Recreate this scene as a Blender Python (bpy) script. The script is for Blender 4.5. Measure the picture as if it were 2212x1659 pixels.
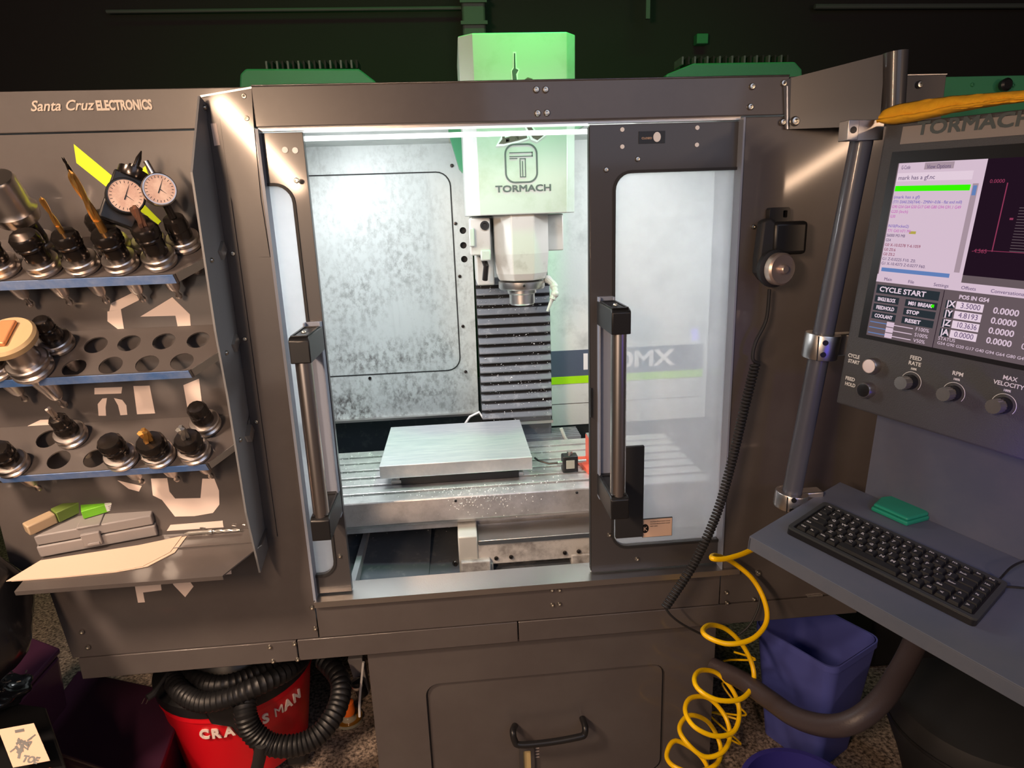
import bpy, math, random
import mathutils
from mathutils import Vector as V, Matrix
from mathutils.geometry import tessellate_polygon
random.seed(7)
for o in list(bpy.data.objects): bpy.data.objects.remove(o)
SC = bpy.context.scene
COL = SC.collection
# ------------------------------------------------------------------ camera
FP = 1400.0
CAM = V((0, 0, 1.5))
RT = V((0.9955676887707932, -0.08761820444877429, -0.03417641474399814))
DN = V((-0.0548361285425913, -0.24556786166687927, -0.9678271665554841))
FW = V((0.0764066494622123, 0.9654115576092557, -0.2492840715979049))
cd = bpy.data.cameras.new('camera'); cam = bpy.data.objects.new('camera', cd); COL.objects.link(cam)
cd.sensor_fit = 'HORIZONTAL'; cd.sensor_width = 36; cd.lens = 36 * FP / 2212; cd.clip_start = .02; cd.clip_end = 60
m = Matrix.Identity(4)
for i, a in enumerate((RT, -DN, -FW)):
    for j in range(3): m[j][i] = a[j]
m.translation = CAM
cam.matrix_world = m; SC.camera = cam
# ------------------------------------------------------------------ world, lights, exposure
SC.view_settings.view_transform = 'Standard'; SC.view_settings.look = 'None'
SC.view_settings.gamma = 1; SC.view_settings.use_curve_mapping = False
SC.view_settings.exposure = 0.30
w = bpy.data.worlds.new('world'); SC.world = w; w.use_nodes = True
w.node_tree.nodes['Background'].inputs[0].default_value = (.75, .78, 1, 1)
w.node_tree.nodes['Background'].inputs[1].default_value = .035
def area(name, loc, target, size, power, color, spin=0, spread=180):
    l = bpy.data.lights.new(name, 'AREA'); l.shape = 'RECTANGLE'; l.size, l.size_y = size
    l.energy = power; l.color = color; l.spread = math.radians(spread)
    o = bpy.data.objects.new(name, l); COL.objects.link(o)
    q = (V(target) - V(loc)).to_track_quat('-Z', 'Y')
    o.matrix_world = Matrix.Translation(loc) @ q.to_matrix().to_4x4() @ Matrix.Rotation(spin, 4, 'Z')
    return o
WARM = (1, .66, .43)
area('shop_lamp_warm', (-.84, -.35, 1.84), (0, 1.4, 1.1), (.055, .50), 21, WARM, math.radians(40))
area('shop_lamp_right', (2.03, -.75, 1.74), (.6, 1.4, 1.3), (.045, .52), 6, WARM, math.radians(-58))
area('room_fill_cool', (1.0, -1.3, 2.5), (.6, 1.3, .9), (1.6, 1.6), 10, (.66, .76, 1))
area('room_fill_warm', (-1.2, -1.6, 1.2), (-.3, 1.4, .4), (1.6, 1.6), 10, (1, .78, .62))
area('added_fill_overhead', (-1.75, -.1, 2.75), (-.85, 1.35, .85), (.35, .35), 9, (1, .72, .52), 0, 58)  # unseen warm fill, added to brighten the paper and left-hand things
area('enclosure_led_front', (-.02, 1.50, 1.665), (0, 2.05, .9), (.85, .05), 2.2, (.96, .98, 1))
area('enclosure_led_left', (-.42, 1.75, 1.66), (.1, 2.05, .8), (.05, .5), 6.8, (.96, .98, 1))
area('enclosure_led_right', (.8, 1.75, 1.66), (.45, 2.05, .8), (.05, .5), 6.8, (.96, .98, 1))
area('green_lamp', (.42, 1.50, 2.65), (.2, 1.85, 1.95), (.2, .2), 1.7, (.01, 1, .12), 0, 50)
area('green_lamp_rear', (0.2, 2.2, 3.3), (.2, 3.0, 1.7), (2.6, .2), 4.5, (.02, 1, .12), 0, 80)
area('blue_lamp', (.80, .74, 1.09), (.87, .84, 1.11), (.04, .04), .18, (.08, .05, 1))

F = 1.4            # depth of the enclosure's front sheet
def ray(x, y): return RT * (x - 1106) + DN * (y - 829.5) + FW * FP
def at(x, y, Y=F): d = ray(x, y); return CAM + d * (Y / d.y)
def atz(x, y, Z): d = ray(x, y); return CAM + d * ((Z - CAM.z) / d.z)
def on(x, y, p, n): d = ray(x, y); return CAM + d * ((V(p) - CAM).dot(V(n)) / d.dot(V(n)))

# ------------------------------------------------------------------ materials
MATS = {}
def mat(name, col, rough=.5, metal=0, noise=0, nscale=20, bump=0, bscale=200, coat=0, emis=None, col2=None, trans=0, ior=1.45, lo=.4, hi=.6, stretch=None, alpha=1, spec=.5):
    M = bpy.data.materials.new(name); M.use_nodes = True; nt = M.node_tree; b = nt.nodes['Principled BSDF']
    def S(k, v): b.inputs[k].default_value = v
    c = (*col, 1); S('Base Color', c); S('Roughness', rough); S('Metallic', metal); S('Coat Weight', coat); S('Coat Roughness', .085)
    S('Transmission Weight', trans); S('IOR', ior); S('Specular IOR Level', spec)
    if emis: S('Emission Color', (*emis[:3], 1)); S('Emission Strength', emis[3])
    tc = nt.nodes.new('ShaderNodeTexCoord'); src = tc.outputs['Object']
    if stretch:
        mp = nt.nodes.new('ShaderNodeMapping'); mp.inputs['Scale'].default_value = stretch
        nt.links.new(src, mp.inputs[0]); src = mp.outputs[0]
    if col2:
        n = nt.nodes.new('ShaderNodeTexNoise'); n.inputs['Scale'].default_value = nscale; n.inputs['Detail'].default_value = 8; n.inputs['Roughness'].default_value = .65
        nt.links.new(src, n.inputs['Vector'])
        r = nt.nodes.new('ShaderNodeValToRGB'); r.color_ramp.elements[0].position = lo; r.color_ramp.elements[1].position = hi
        r.color_ramp.elements[0].color = c; r.color_ramp.elements[1].color = (*col2, 1)
        nt.links.new(n.outputs[0], r.inputs[0]); nt.links.new(r.outputs[0], b.inputs['Base Color'])
        M['ramp'] = 1
    if bump:
        n2 = nt.nodes.new('ShaderNodeTexNoise'); n2.inputs['Scale'].default_value = bscale; n2.inputs['Detail'].default_value = 3
        nt.links.new(src, n2.inputs['Vector'])
        bp = nt.nodes.new('ShaderNodeBump'); bp.inputs['Strength'].default_value = bump; bp.inputs['Distance'].default_value = .002
        nt.links.new(n2.outputs[0], bp.inputs['Height']); nt.links.new(bp.outputs[0], b.inputs['Normal'])
    MATS[name] = M; return M
coat_ = mat('powder_coat', (.078, .067, .065), .38, 0, coat=.4, bump=.006, bscale=300, col2=(.088, .077, .074), nscale=5)
coatd = mat('powder_coat_dark', (.052, .049, .051), .38, 0, coat=.35, bump=.012, bscale=300)
coatf = mat('powder_coat_slate', (.23, .26, .33), .4, 0, bump=.03, bscale=300)
black = mat('black_plastic', (.012, .012, .013), .35)
blackr = mat('black_rubber', (.018, .018, .019), .62)
oxide = mat('black_oxide_steel', (.065, .056, .052), .2, .85)
steel = mat('polished_steel', (.60, .55, .52), .3, 1)
brush = mat('brushed_steel', (.62, .6, .58), .32, 1, bump=.1, bscale=300, stretch=(1, 1, 12))
alum = mat('machined_aluminium', (.90, .91, .93), .3, .6, bump=.3, bscale=60, stretch=(1.2, 22, 1), col2=(.62, .66, .72), nscale=9, lo=.35, hi=.7)
iron = mat('ground_iron', (.72, .71, .72), .33, .7, col2=(.42, .42, .43), nscale=14, lo=.45, hi=.75, bump=.15, bscale=400)
white = mat('white_sheet', (.70, .74, .72), .5, .1, col2=(.42, .45, .44), nscale=9, lo=.5, hi=.8, bump=.15, bscale=120)
cover = mat('cover_white', (.46, .48, .46), .4, col2=(.36, .39, .33), nscale=7, lo=.5, hi=.72)
cast = mat('cast_white', (.52, .52, .49), .45, .1, col2=(.30, .28, .25), nscale=12, lo=.55, hi=.8)
grimy = mat('grimy_cast', (.55, .54, .52), .5, .1, col2=(.10, .09, .085), nscale=16, lo=.42, hi=.72)
trough = mat('chip_pan_dark', (.10, .115, .135), .45, .1, col2=(.26, .27, .27), nscale=30, lo=.55, hi=.85)
rib = mat('bellows_black', (.14, .15, .17), .3, 0, col2=(.34, .35, .36), nscale=25, lo=.55, hi=.8)
gold = mat('tin_coated_gold', (.75, .42, .12), .3, .9)
carb = mat('carbide_grey', (.5, .5, .48), .28, .9)
tape = mat('blue_masking_tape', (.08, .21, .55), .65, col2=(.28, .38, .62), nscale=14, lo=.4, hi=.7)
vinw = mat('vinyl_white', (.72, .60, .54), .5)
viny = mat('vinyl_lime', (.62, .83, .0), .5)
vint = mat('vinyl_cream', (.52, .45, .38), .5)
red = mat('red_plastic', (.62, .006, .014), .35)
redd = mat('red_anodised', (.72, .12, .07), .4)
dial = mat('dial_face', (.72, .56, .48), .5, col2=(.58, .40, .34), nscale=40)
greyb = mat('grey_box_plastic', (.24, .225, .225), .5)
paper = mat('paper', (.62, .48, .38), .7, bump=.3, bscale=40)
lime = mat('lime_plastic', (.18, .55, .03), .35)
clear = mat('clear_plastic', (.85, .82, .7), .12, trans=.85)
yel = mat('yellow_hose_plastic', (.95, .56, .0), .32)
cloth = mat('yellow_cloth', (.80, .40, .01), .85, bump=.6, bscale=90, col2=(.72, .34, .01), nscale=20)
green = mat('green_case', (.02, .30, .18), .3)
bin_ = mat('blue_bin_plastic', (.09, .11, .42), .45)
bind = mat('dark_blue_bin_plastic', (.035, .03, .20), .4)
carpet = mat('carpet', (.045, .032, .026), .95, col2=(.36, .28, .22), nscale=95, lo=.4, hi=.62, bump=1, bscale=160)
wallm = mat('wall_dark', (.022, .020, .019), .8, bump=.2, bscale=60)
bagm = mat('black_film', (.012, .012, .014), .18, bump=.8, bscale=9)
crate = mat('purple_black_plastic', (.045, .014, .032), .3)
bezel = mat('console_case', (.060, .062, .068), .5, bump=.35, bscale=500)
strip_ = mat('console_badge_strip', (.25, .22, .20), .45)
keym = mat('key_plastic', (.022, .024, .024), .42)
keyl = mat('key_legend', (.55, .55, .52), .5)
navy = mat('navy_band', (.075, .10, .15), .5)
limeb = mat('lime_band', (.40, .83, .0), .5)
decal = mat('badge_dark', (.07, .085, .085), .5)
lug = mat('green_lit_metal', (.05, .26, .12), .5)  # green glow of the lamps put into the base colour
pipe = mat('background_pipe', (.10, .12, .11), .5)
brass = mat('screw_zinc', (.60, .57, .50), .3, 1)
label = mat('label_peach', (.72, .50, .36), .6)
bottle = mat('bottle_film', (.70, .66, .5), .2, trans=.6)
amber = mat('amber_fluid', (.35, .16, .02), .15, trans=.3)
orange = mat('orange_cap', (.85, .16, .02), .4)
led = mat('led_tube_glow', (.9, .95, .95), .4, emis=(.93, 1, .98, 2.2))
# frosted door window: a clear sheet clouded by coolant film
frost = bpy.data.materials.new('clouded_window'); frost.use_nodes = True; nt = frost.node_tree
nt.nodes.remove(nt.nodes['Principled BSDF']); out = nt.nodes['Material Output']
g = nt.nodes.new('ShaderNodeBsdfGlass'); g.inputs['Roughness'].default_value = .055; g.inputs['IOR'].default_value = 1.2
t = nt.nodes.new('ShaderNodeBsdfTranslucent'); t.inputs[0].default_value = (.93, .96, 1, 1)
d = nt.nodes.new('ShaderNodeBsdfDiffuse'); d.inputs[0].default_value = (.65, .70, .80, 1)
m1 = nt.nodes.new('ShaderNodeMixShader'); m1.inputs[0].default_value = .35; m2 = nt.nodes.new('ShaderNodeMixShader')
nz = nt.nodes.new('ShaderNodeTexNoise'); nz.inputs['Scale'].default_value = 5; nz.inputs['Detail'].default_value = 6
mr = nt.nodes.new('ShaderNodeMapRange'); mr.inputs['From Min'].default_value = .3; mr.inputs['From Max'].default_value = .7; mr.inputs['To Min'].default_value = .36; mr.inputs['To Max'].default_value = .55
tc = nt.nodes.new('ShaderNodeTexCoord')
nt.links.new(tc.outputs['Object'], nz.inputs['Vector']); nt.links.new(nz.outputs[0], mr.inputs[0]); nt.links.new(mr.outputs[0], m2.inputs[0])
nt.links.new(t.outputs[0], m1.inputs[1]); nt.links.new(d.outputs[0], m1.inputs[2])
nt.links.new(g.outputs[0], m2.inputs[1]); nt.links.new(m1.outputs[0], m2.inputs[2]); nt.links.new(m2.outputs[0], out.inputs[0])
# grimy inner sheet: coolant speckle, stain bands and scratches on pale metal
grime = bpy.data.materials.new('stained_inner_sheet'); grime.use_nodes = True; nt = grime.node_tree; b = nt.nodes['Principled BSDF']
b.inputs['Roughness'].default_value = .42; b.inputs['Metallic'].default_value = .15
tc = nt.nodes.new('ShaderNodeTexCoord')
def noise_ramp(scale, lo, hi, det=10, stretch=(1, 1, 1), c0=0, c1=1):
    mp = nt.nodes.new('ShaderNodeMapping'); mp.inputs['Scale'].default_value = stretch
    n = nt.nodes.new('ShaderNodeTexNoise'); n.inputs['Scale'].default_value = scale; n.inputs['Detail'].default_value = det; n.inputs['Roughness'].default_value = .7
    r = nt.nodes.new('ShaderNodeMapRange'); r.inputs['From Min'].default_value = lo; r.inputs['From Max'].default_value = hi; r.inputs['To Min'].default_value = c0; r.inputs['To Max'].default_value = c1
    nt.links.new(tc.outputs['Object'], mp.inputs[0]); nt.links.new(mp.outputs[0], n.inputs['Vector']); nt.links.new(n.outputs[0], r.inputs[0]); return r.outputs[0]
def mth(op, a, b_):
    n = nt.nodes.new('ShaderNodeMath'); n.operation = op; n.use_clamp = True
    for i, x in enumerate((a, b_)):
        if isinstance(x, (int, float)): n.inputs[i].default_value = x
        else: nt.links.new(x, n.inputs[i])
    return n.outputs[0]
sep = nt.nodes.new('ShaderNodeSeparateXYZ'); nt.links.new(tc.outputs['Object'], sep.inputs[0])
low = nt.nodes.new('ShaderNodeMapRange'); low.inputs['From Min'].default_value = 1.6; low.inputs['From Max'].default_value = .85; low.inputs['To Min'].default_value = .25; nt.links.new(sep.outputs['Z'], low.inputs[0])
fine = mth('MULTIPLY', noise_ramp(58, .44, .62, stretch=(1, 1, .7)), noise_ramp(4.2, .38, .60))
fine = mth('MULTIPLY', fine, low.outputs[0])
specks = mth('MULTIPLY', noise_ramp(90, .70, .76, 3), .6)
streak = mth('MULTIPLY', noise_ramp(14, .55, .8, 6, (1, 1, .08)), .35)
tot = mth('ADD', mth('ADD', fine, specks), streak)
mx = nt.nodes.new('ShaderNodeMix'); mx.data_type = 'RGBA'; mx.inputs['A'].default_value = (.56, .60, .59, 1); mx.inputs['B'].default_value = (.11, .105, .10, 1)
nt.links.new(tot, mx.inputs['Factor']); nt.links.new(mx.outputs['Result'], b.inputs['Base Color'])
def emit(name, c, s):
    M = bpy.data.materials.new(name); M.use_nodes = True; nt = M.node_tree; nt.nodes.remove(nt.nodes['Principled BSDF'])
    e = nt.nodes.new('ShaderNodeEmission'); e.inputs[0].default_value = (*c, 1); e.inputs[1].default_value = s
    nt.links.new(e.outputs[0], nt.nodes['Material Output'].inputs[0]); return M
SE = .62
s_pink = emit('screen_pale', (.86, .66, .80), SE); s_grey = emit('screen_grey', (.17, .125, .14), SE); s_dark = emit('screen_black', (.02, .008, .018), SE)
s_btn = emit('screen_button', (.03, .04, .05), SE); s_green = emit('screen_green', (.03, .75, .0), 1); s_txt = emit('screen_text', (.16, .10, .22), SE)
s_white = emit('screen_white', (.9, .72, .84), SE * 1.1); s_blue = emit('screen_blue', (.16, .28, .62), SE); s_violet = emit('screen_violet', (.22, .15, .6), SE); s_mag = emit('screen_magenta', (.7, .16, .6), SE); s_red = emit('screen_red', (.35, .05, .12), SE)
s_tab = emit('screen_tab', (.5, .37, .44), SE)

# ------------------------------------------------------------------ mesh builder
class B:
    def __init__(s): s.v = []; s.f = []
    def add(s, vs, fs):
        k = len(s.v); s.v += [V(a) for a in vs]; s.f += [tuple(i + k for i in f) for f in fs]; return s
    def box(s, c, d, M=None):
        hx, hy, hz = d[0] / 2, d[1] / 2, d[2] / 2; c = V(c)
        vs = [V((x, y, z)) for x in (-hx, hx) for y in (-hy, hy) for z in (-hz, hz)]
        vs = [(M @ a if M else a) + c for a in vs]
        return s.add(vs, [(0, 1, 3, 2), (4, 6, 7, 5), (0, 4, 5, 1), (2, 3, 7, 6), (0, 2, 6, 4), (1, 5, 7, 3)])
    def bx(s, x0, x1, y0, y1, z0, z1): return s.box(((x0 + x1) / 2, (y0 + y1) / 2, (z0 + z1) / 2), (abs(x1 - x0), abs(y1 - y0), abs(z1 - z0)))
    def prism(s, pts, off):
        pts = [V(p) for p in pts]; off = V(off); n = len(pts)
        tri = tessellate_polygon([pts])
        vs = pts + [p + off for p in pts]
        fs = [t for t in tri] + [tuple(n + i for i in reversed(t)) for t in tri] + [(i, (i + 1) % n, n + (i + 1) % n, n + i) for i in range(n)]
        return s.add(vs, fs)
    def plate(s, outer, holes, fn, off):
        loops = [[V((a[0], a[1], 0)) for a in outer]] + [[V((a[0], a[1], 0)) for a in h] for h in holes]
        tri = tessellate_polygon(loops); flat = [p for l in loops for p in l]; n = len(flat); off = V(off)
        w = [V(fn(p.x, p.y)) for p in flat]
        fs = [tuple(t) for t in tri] + [tuple(n + i for i in reversed(t)) for t in tri]
        k = 0
        for l in loops:
            q = len(l); fs += [(k + i, k + (i + 1) % q, n + k + (i + 1) % q, n + k + i) for i in range(q)]; k += q
        return s.add(w + [p + off for p in w], fs)
    def lathe(s, prof, o=(0, 0, 0), ax=(0, 0, 1), n=24, cap=True):
        o = V(o); ax = V(ax).normalized(); q = ax.to_track_quat('Z', 'Y'); X = q @ V((1, 0, 0)); Y = q @ V((0, 1, 0))
        k = len(prof); vs = []; fs = []
        for r, h in prof:
            for i in range(n): a = 2 * math.pi * i / n; vs.append(o + ax * h + X * (r * math.cos(a)) + Y * (r * math.sin(a)))
        for j in range(k - 1):
            for i in range(n): i2 = (i + 1) % n; fs.append((j * n + i, j * n + i2, (j + 1) * n + i2, (j + 1) * n + i))
        if cap: fs.append(tuple(reversed(range(n)))); fs.append(tuple((k - 1) * n + i for i in range(n)))
        return s.add(vs, fs)
    def cyl(s, a, b, r, r2=None, n=20): a = V(a); b = V(b); return s.lathe([(r, 0), (r if r2 is None else r2, (b - a).length)], a, b - a, n)
    def tube(s, pts, r, n=8, closed=False):
        pts = [V(p) for p in pts]; k = len(pts); vs = []; fs = []; up = None
        for i, p in enumerate(pts):
            d = (pts[min(i + 1, k - 1)] - pts[max(i - 1, 0)]).normalized()
            if up is None: up = d.orthogonal().normalized()
            up = (up - d * up.dot(d)).normalized(); sd = d.cross(up)
            rr = r(i / (k - 1)) if callable(r) else r
            for j in range(n): a = 2 * math.pi * j / n; vs.append(p + up * (rr * math.cos(a)) + sd * (rr * math.sin(a)))
        for i in range(k - 1):
            for j in range(n): j2 = (j + 1) % n; fs.append((i * n + j, i * n + j2, (i + 1) * n + j2, (i + 1) * n + j))
        fs.append(tuple(reversed(range(n)))); fs.append(tuple((k - 1) * n + j for j in range(n)))
        return s.add(vs, fs)
    def ball(s, c, r, n=12): return s.lathe([(max(r * math.sin(math.pi * i / n), 1e-5), -r * math.cos(math.pi * i / n)) for i in range(n + 1)], c, (0, 0, 1), n * 2, False)
    def mesh(s, name, m_, smooth=35, fix=True):
        me = bpy.data.meshes.new(name); me.from_pydata([tuple(a) for a in s.v], [], s.f); me.update()
        if fix:
            import bmesh
            b_ = bmesh.new(); b_.from_mesh(me); bmesh.ops.delete(b_, geom=[q for q in b_.verts if not q.link_faces], context='VERTS'); bmesh.ops.recalc_face_normals(b_, faces=b_.faces); b_.to_mesh(me); b_.free()
        me.materials.append(m_)
        if smooth:
            for p in me.polygons: p.use_smooth = True
            me.set_sharp_from_angle(angle=math.radians(smooth))
        return me
    def build(s, name, m_, parent=None, smooth=35, bevel=0, label=None):
        return link(s.mesh(name, m_, smooth), name, parent, bevel, label)
W = {}
def link(me, name, parent=None, bevel=0, label=None, local=False, loc=None):
    o = bpy.data.objects.new(name, me); COL.objects.link(o)
    if parent:
        o.parent = parent
        if not local: o.matrix_basis = W[parent.name].inverted()
    W[o.name] = (W[parent.name] @ o.matrix_basis) if parent else Matrix.Identity(4)
    if bevel:
        bm = o.modifiers.new('bevel', 'BEVEL'); bm.width = bevel; bm.segments = 2; bm.limit_method = 'ANGLE'; bm.angle_limit = math.radians(40)
    if label: o['label'] = label
    return o
def thing(name, label, cat, loc=(0, 0, 0), group=None, M=None):
    o = bpy.data.objects.new(name, None); COL.objects.link(o); o.empty_display_size = .05
    o.matrix_basis = M if M else Matrix.Translation(loc); W[o.name] = o.matrix_basis.copy()
    o['label'] = label; o['category'] = cat
    if group: o['group'] = group
    return o
def tag(o, label, cat, group=None):
    o['label'] = label; o['category'] = cat
    if group: o['group'] = group
    return o
def struct(o): o['kind'] = 'structure'; return o
def frame(o, x, y, z):
    m = Matrix.Identity(4)
    for i, a in enumerate((x, y, z)):
        for j in range(3): m[j][i] = a[j]
    m.translation = V(o); return m
def basis(z, x):
    z = V(z).normalized(); x = V(x); x = (x - z * x.dot(z)).normalized(); return x, z.cross(x), z
def rrect(x0, x1, y0, y1, r, n=6, corners=(1, 1, 1, 1)):
    pts = []
    for k, (cx, cy, a0) in enumerate(((x1 - r, y1 - r, 0), (x0 + r, y1 - r, 90), (x0 + r, y0 + r, 180), (x1 - r, y0 + r, 270))):
        if corners[k]:
            for i in range(n + 1): a = math.radians(a0 + 90 * i / n); pts.append((cx + r * math.cos(a), cy + r * math.sin(a)))
        else: pts.append(((x1, y1), (x0, y1), (x0, y0), (x1, y0))[k])
    return pts
def circ(cx, cy, r, n=20, ry=None): return [(cx + r * math.cos(2 * math.pi * i / n), cy + (ry or r) * math.sin(2 * math.pi * i / n)) for i in range(n)]
def front(y): return lambda a, b: (a, y, b)
def text(s, size, m_, M, parent, name='lettering', width=None, extrude=.0004, bold=0, shear=0, align='LEFT', label=None, heavy=0):
    c = bpy.data.curves.new('t', 'FONT'); c.body = s; c.size = size; c.extrude = extrude; c.offset = bold; c.shear = shear; c.align_x = align; c.resolution_u = 3
    o = bpy.data.objects.new('t', c); COL.objects.link(o); dg = bpy.context.evaluated_depsgraph_get()
    me = bpy.data.meshes.new_from_object(o.evaluated_get(dg)); bpy.data.objects.remove(o)
    if width:
        xs = [v.co.x for v in me.vertices]
        if xs:
            k = width / (max(xs) - min(xs))
            for v in me.vertices: v.co.x *= k
    if heavy:
        vs = [tuple(v.co) for v in me.vertices]; fs = [tuple(p.vertices) for p in me.polygons]; V2 = []; F2 = []
        for k, (dx, dy) in enumerate(((0, 0), (heavy, 0), (0, heavy), (heavy, heavy))):
            V2 += [(x + dx, y + dy, z + k * .00003) for x, y, z in vs]; F2 += [tuple(i + k * len(vs) for i in f) for f in fs]
        me = bpy.data.meshes.new(name); me.from_pydata(V2, [], F2)
    me.transform(M); me.materials.clear(); me.materials.append(m_)
    return link(me, name, parent, label=label)
FRONTM = lambda p: frame(p, V((1, 0, 0)), V((0, 0, 1)), V((0, -1, 0)))   # text facing the viewer at -Y
def screw(p, r=.006, d=(0, -1, 0), parent=None, m_=None):
    bb = B().lathe([(r, 0), (r, r * .35), (r * .75, r * .75), (r * .42, r * .8), (r * .4, r * .3), (.0001, r * .3)], p, d, 14)
    return bb.build('screw', m_ or brass, parent)

# ================================================================== SETTING
fb = B(); fb.bx(-4, 5, -2.5, 5, -.05, 0); struct(fb.build('floor', carpet, smooth=0))
wb = B(); wb.bx(-4, 5, 3.45, 3.55, 0, 4.2); struct(wb.build('wall_back', wallm, smooth=0))
wb = B(); wb.bx(-4.1, -4, -2.5, 5.1, 0, 4.2); struct(wb.build('wall_left', wallm, smooth=0))
wb = B(); wb.bx(5, 5.1, -2.5, 5.1, 0, 4.2); struct(wb.build('wall_right', wallm, smooth=0))
cb = B(); cb.bx(-4.1, 5.1, -2.5, 5.1, 4.2, 4.3); struct(cb.build('ceiling', wallm, smooth=0))
def px_tube(pts, Y, r, n=8):
    return B().tube([at(x, y, Y) for x, y in pts], r, n)
o = px_tube([(230, 25), (1000, 17)], 3.4, .008).build('conduit', pipe); tag(o, 'thin horizontal conduit on dark wall left of the vertical duct', 'pipe')
o = px_tube([(1760, 14), (2300, 12)], 3.4, .012).build('conduit', pipe); tag(o, 'thin horizontal conduit on dark wall at top right', 'pipe')
bb = B(); p0 = at(1000, 70, 3.3); p1 = at(1046, -30, 3.3); bb.bx(p0.x, p1.x, 3.3, 3.45, p0.z - .3, p1.z + .3)
o = thing('wall_duct', 'dark green-lit vertical duct rising above the white spindle cover', 'duct', (p0.x, 3.3, p0.z))
bb.build('duct_body', pipe, o, bevel=.01)
for k in range(3):
    b2 = B(); z = p0.z + .03 + k * .09; b2.bx(p0.x - .008, p1.x + .008, 3.285, 3.3, z, z + .015); b2.build('duct_band', pipe, o)
bb = B(); a = at(1506, 72, 3.4); c = at(1530, 94, 3.4); bb.bx(a.x, c.x, 3.4, 3.45, c.z, a.z); o = bb.build('junction_box', lug, bevel=.004); tag(o, 'small green-lit box on the dark wall right of the spindle cover', 'box')
bb = B(); a = at(1396, 0, 3.3); c = at(1404, 40, 3.3); bb.bx(a.x, c.x, 3.3, 3.32, c.z, a.z + .3); o = bb.build('hanging_strap', pipe); tag(o, 'faint narrow vertical strap hanging at top centre right', 'strap')

# ================================================================== ENCLOSURE
E = thing('machine_enclosure', 'brown-grey sheet metal enclosure surrounding the milling machine, with two sliding window doors', 'enclosure', (0, F, .47))
ZT, ZB, ZS, ZK, ZU = 1.762, 1.688, .636, .533, .477
XL, XR = -.376, .614          # front opening
def slab(name, x0, x1, z0, z1, y0=F, y1=F + .012, m_=coat_, par=E, bevel=.0015, label=None):
    bb = B(); bb.bx(x0, x1, y0, y1, z0, z1); return bb.build(name, m_, par, bevel=bevel, label=label)
slab('top_beam', -1.12, XL - .003, ZB, ZT, F, F + .05); slab('top_beam', XL, .708, ZB, ZT, F - .003, F + .05); slab('top_beam', .711, .90, ZB, ZT, F, F + .05)
slab('beam_top_flange', XL, .708, ZT, ZT + .003, F - .004, F + .06, brush)
# left front panel
B().prism([(-1.03, F, ZB - .003), (-1.03, F, .79), (-.962, F, .72), (-.945, F, ZK + .002), (XL - .003, F, ZK + .002), (XL - .003, F, ZB - .003)][::-1], (0, .012, 0)).build('front_panel', coat_, E)
slab('front_panel', XR + .004, .985, ZK + .002, ZB - .003)
slab('sill_apron', XL, XR + .001, ZK + .002, ZS - .004, F - .002)
# sill ledge
bb = B(); bb.bx(XL, XR + .03, F - .008, F + .075, ZS - .006, ZS); bb.build('sill', brush, E, bevel=.001, label='bright bare metal sill under the doors')
bb = B(); bb.bx(XL, .66, F - .012, F - .008, ZS - .014, ZS + .001); bb.build('sill_edge', brush, E, label='polished front lip of the sill')
# skirt
slab('skirt', -.932, -.432, ZU, ZK, F - .003); slab('skirt', -.429, .103, ZU, ZK, F - .003); slab('skirt', .106, .985, ZU, ZK, F - .003)
slab('base_tray', -.92, .925, ZU, ZU + .01, F + .012, 2.5, coatd)
slab('side_wall', -1.03, -1.02, .82, ZT - .005, F + .014, 2.5, coatd); slab('side_wall', .918, .928, ZU + .012, ZB - .005, F + .014, 2.5, coatd)
for x in ((177, 1365), (190, 1398), (674, 1312), (681, 1357), (583, 1397), (636, 1390), (590, 1428), (643, 1424), (1192, 1274), (1208, 1274), (1193, 1306), (1208, 1304),
          (1573, 1238), (1569, 1280), (1570, 1302), (1628, 1294)):
    screw(at(*x, F - .003), .0055, parent=E)
for x in ((1158, 194), (1178, 194), (1161, 245), (1181, 244), (1624, 187), (1620, 231), (1692, 180), (1690, 264)): screw(at(*x, F - .003), .0068, parent=E)
for x in ((528, 208), (534, 256), (641, 390), (553, 910), (1627, 490)): screw(at(*x, F - .001), .0055, parent=E)
# lettering on the left header
text('Santa Cruz', .026, vint, FRONTM(at(66, 240, F - .0012)), E, width=.118, shear=.35, bold=.0004, label='cream script lettering')
text('ELECTRONICS', .024, vint, FRONTM(at(209, 238, F - .0012)), E, width=.103, bold=.0011, label='cream condensed capital lettering')
# right door-side vertical seams
bb = B(); bb.bx(XR, XR + .004, F - .004, F + .05, ZS, ZB - .003); bb.build('edge_trim', coatf, E, label='bare bright edge of the opening')
bb = B(); bb.bx(XL - .003, XL + .003, F - .002, F + .03, ZS, ZB - .003); bb.build('edge_trim', coatf, E)
bb = B(); bb.bx(XL, XR, F + .012, F + .05, ZB - .006, ZB); bb.build('door_rail', brush, E, label='pale upper door rail')
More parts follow.
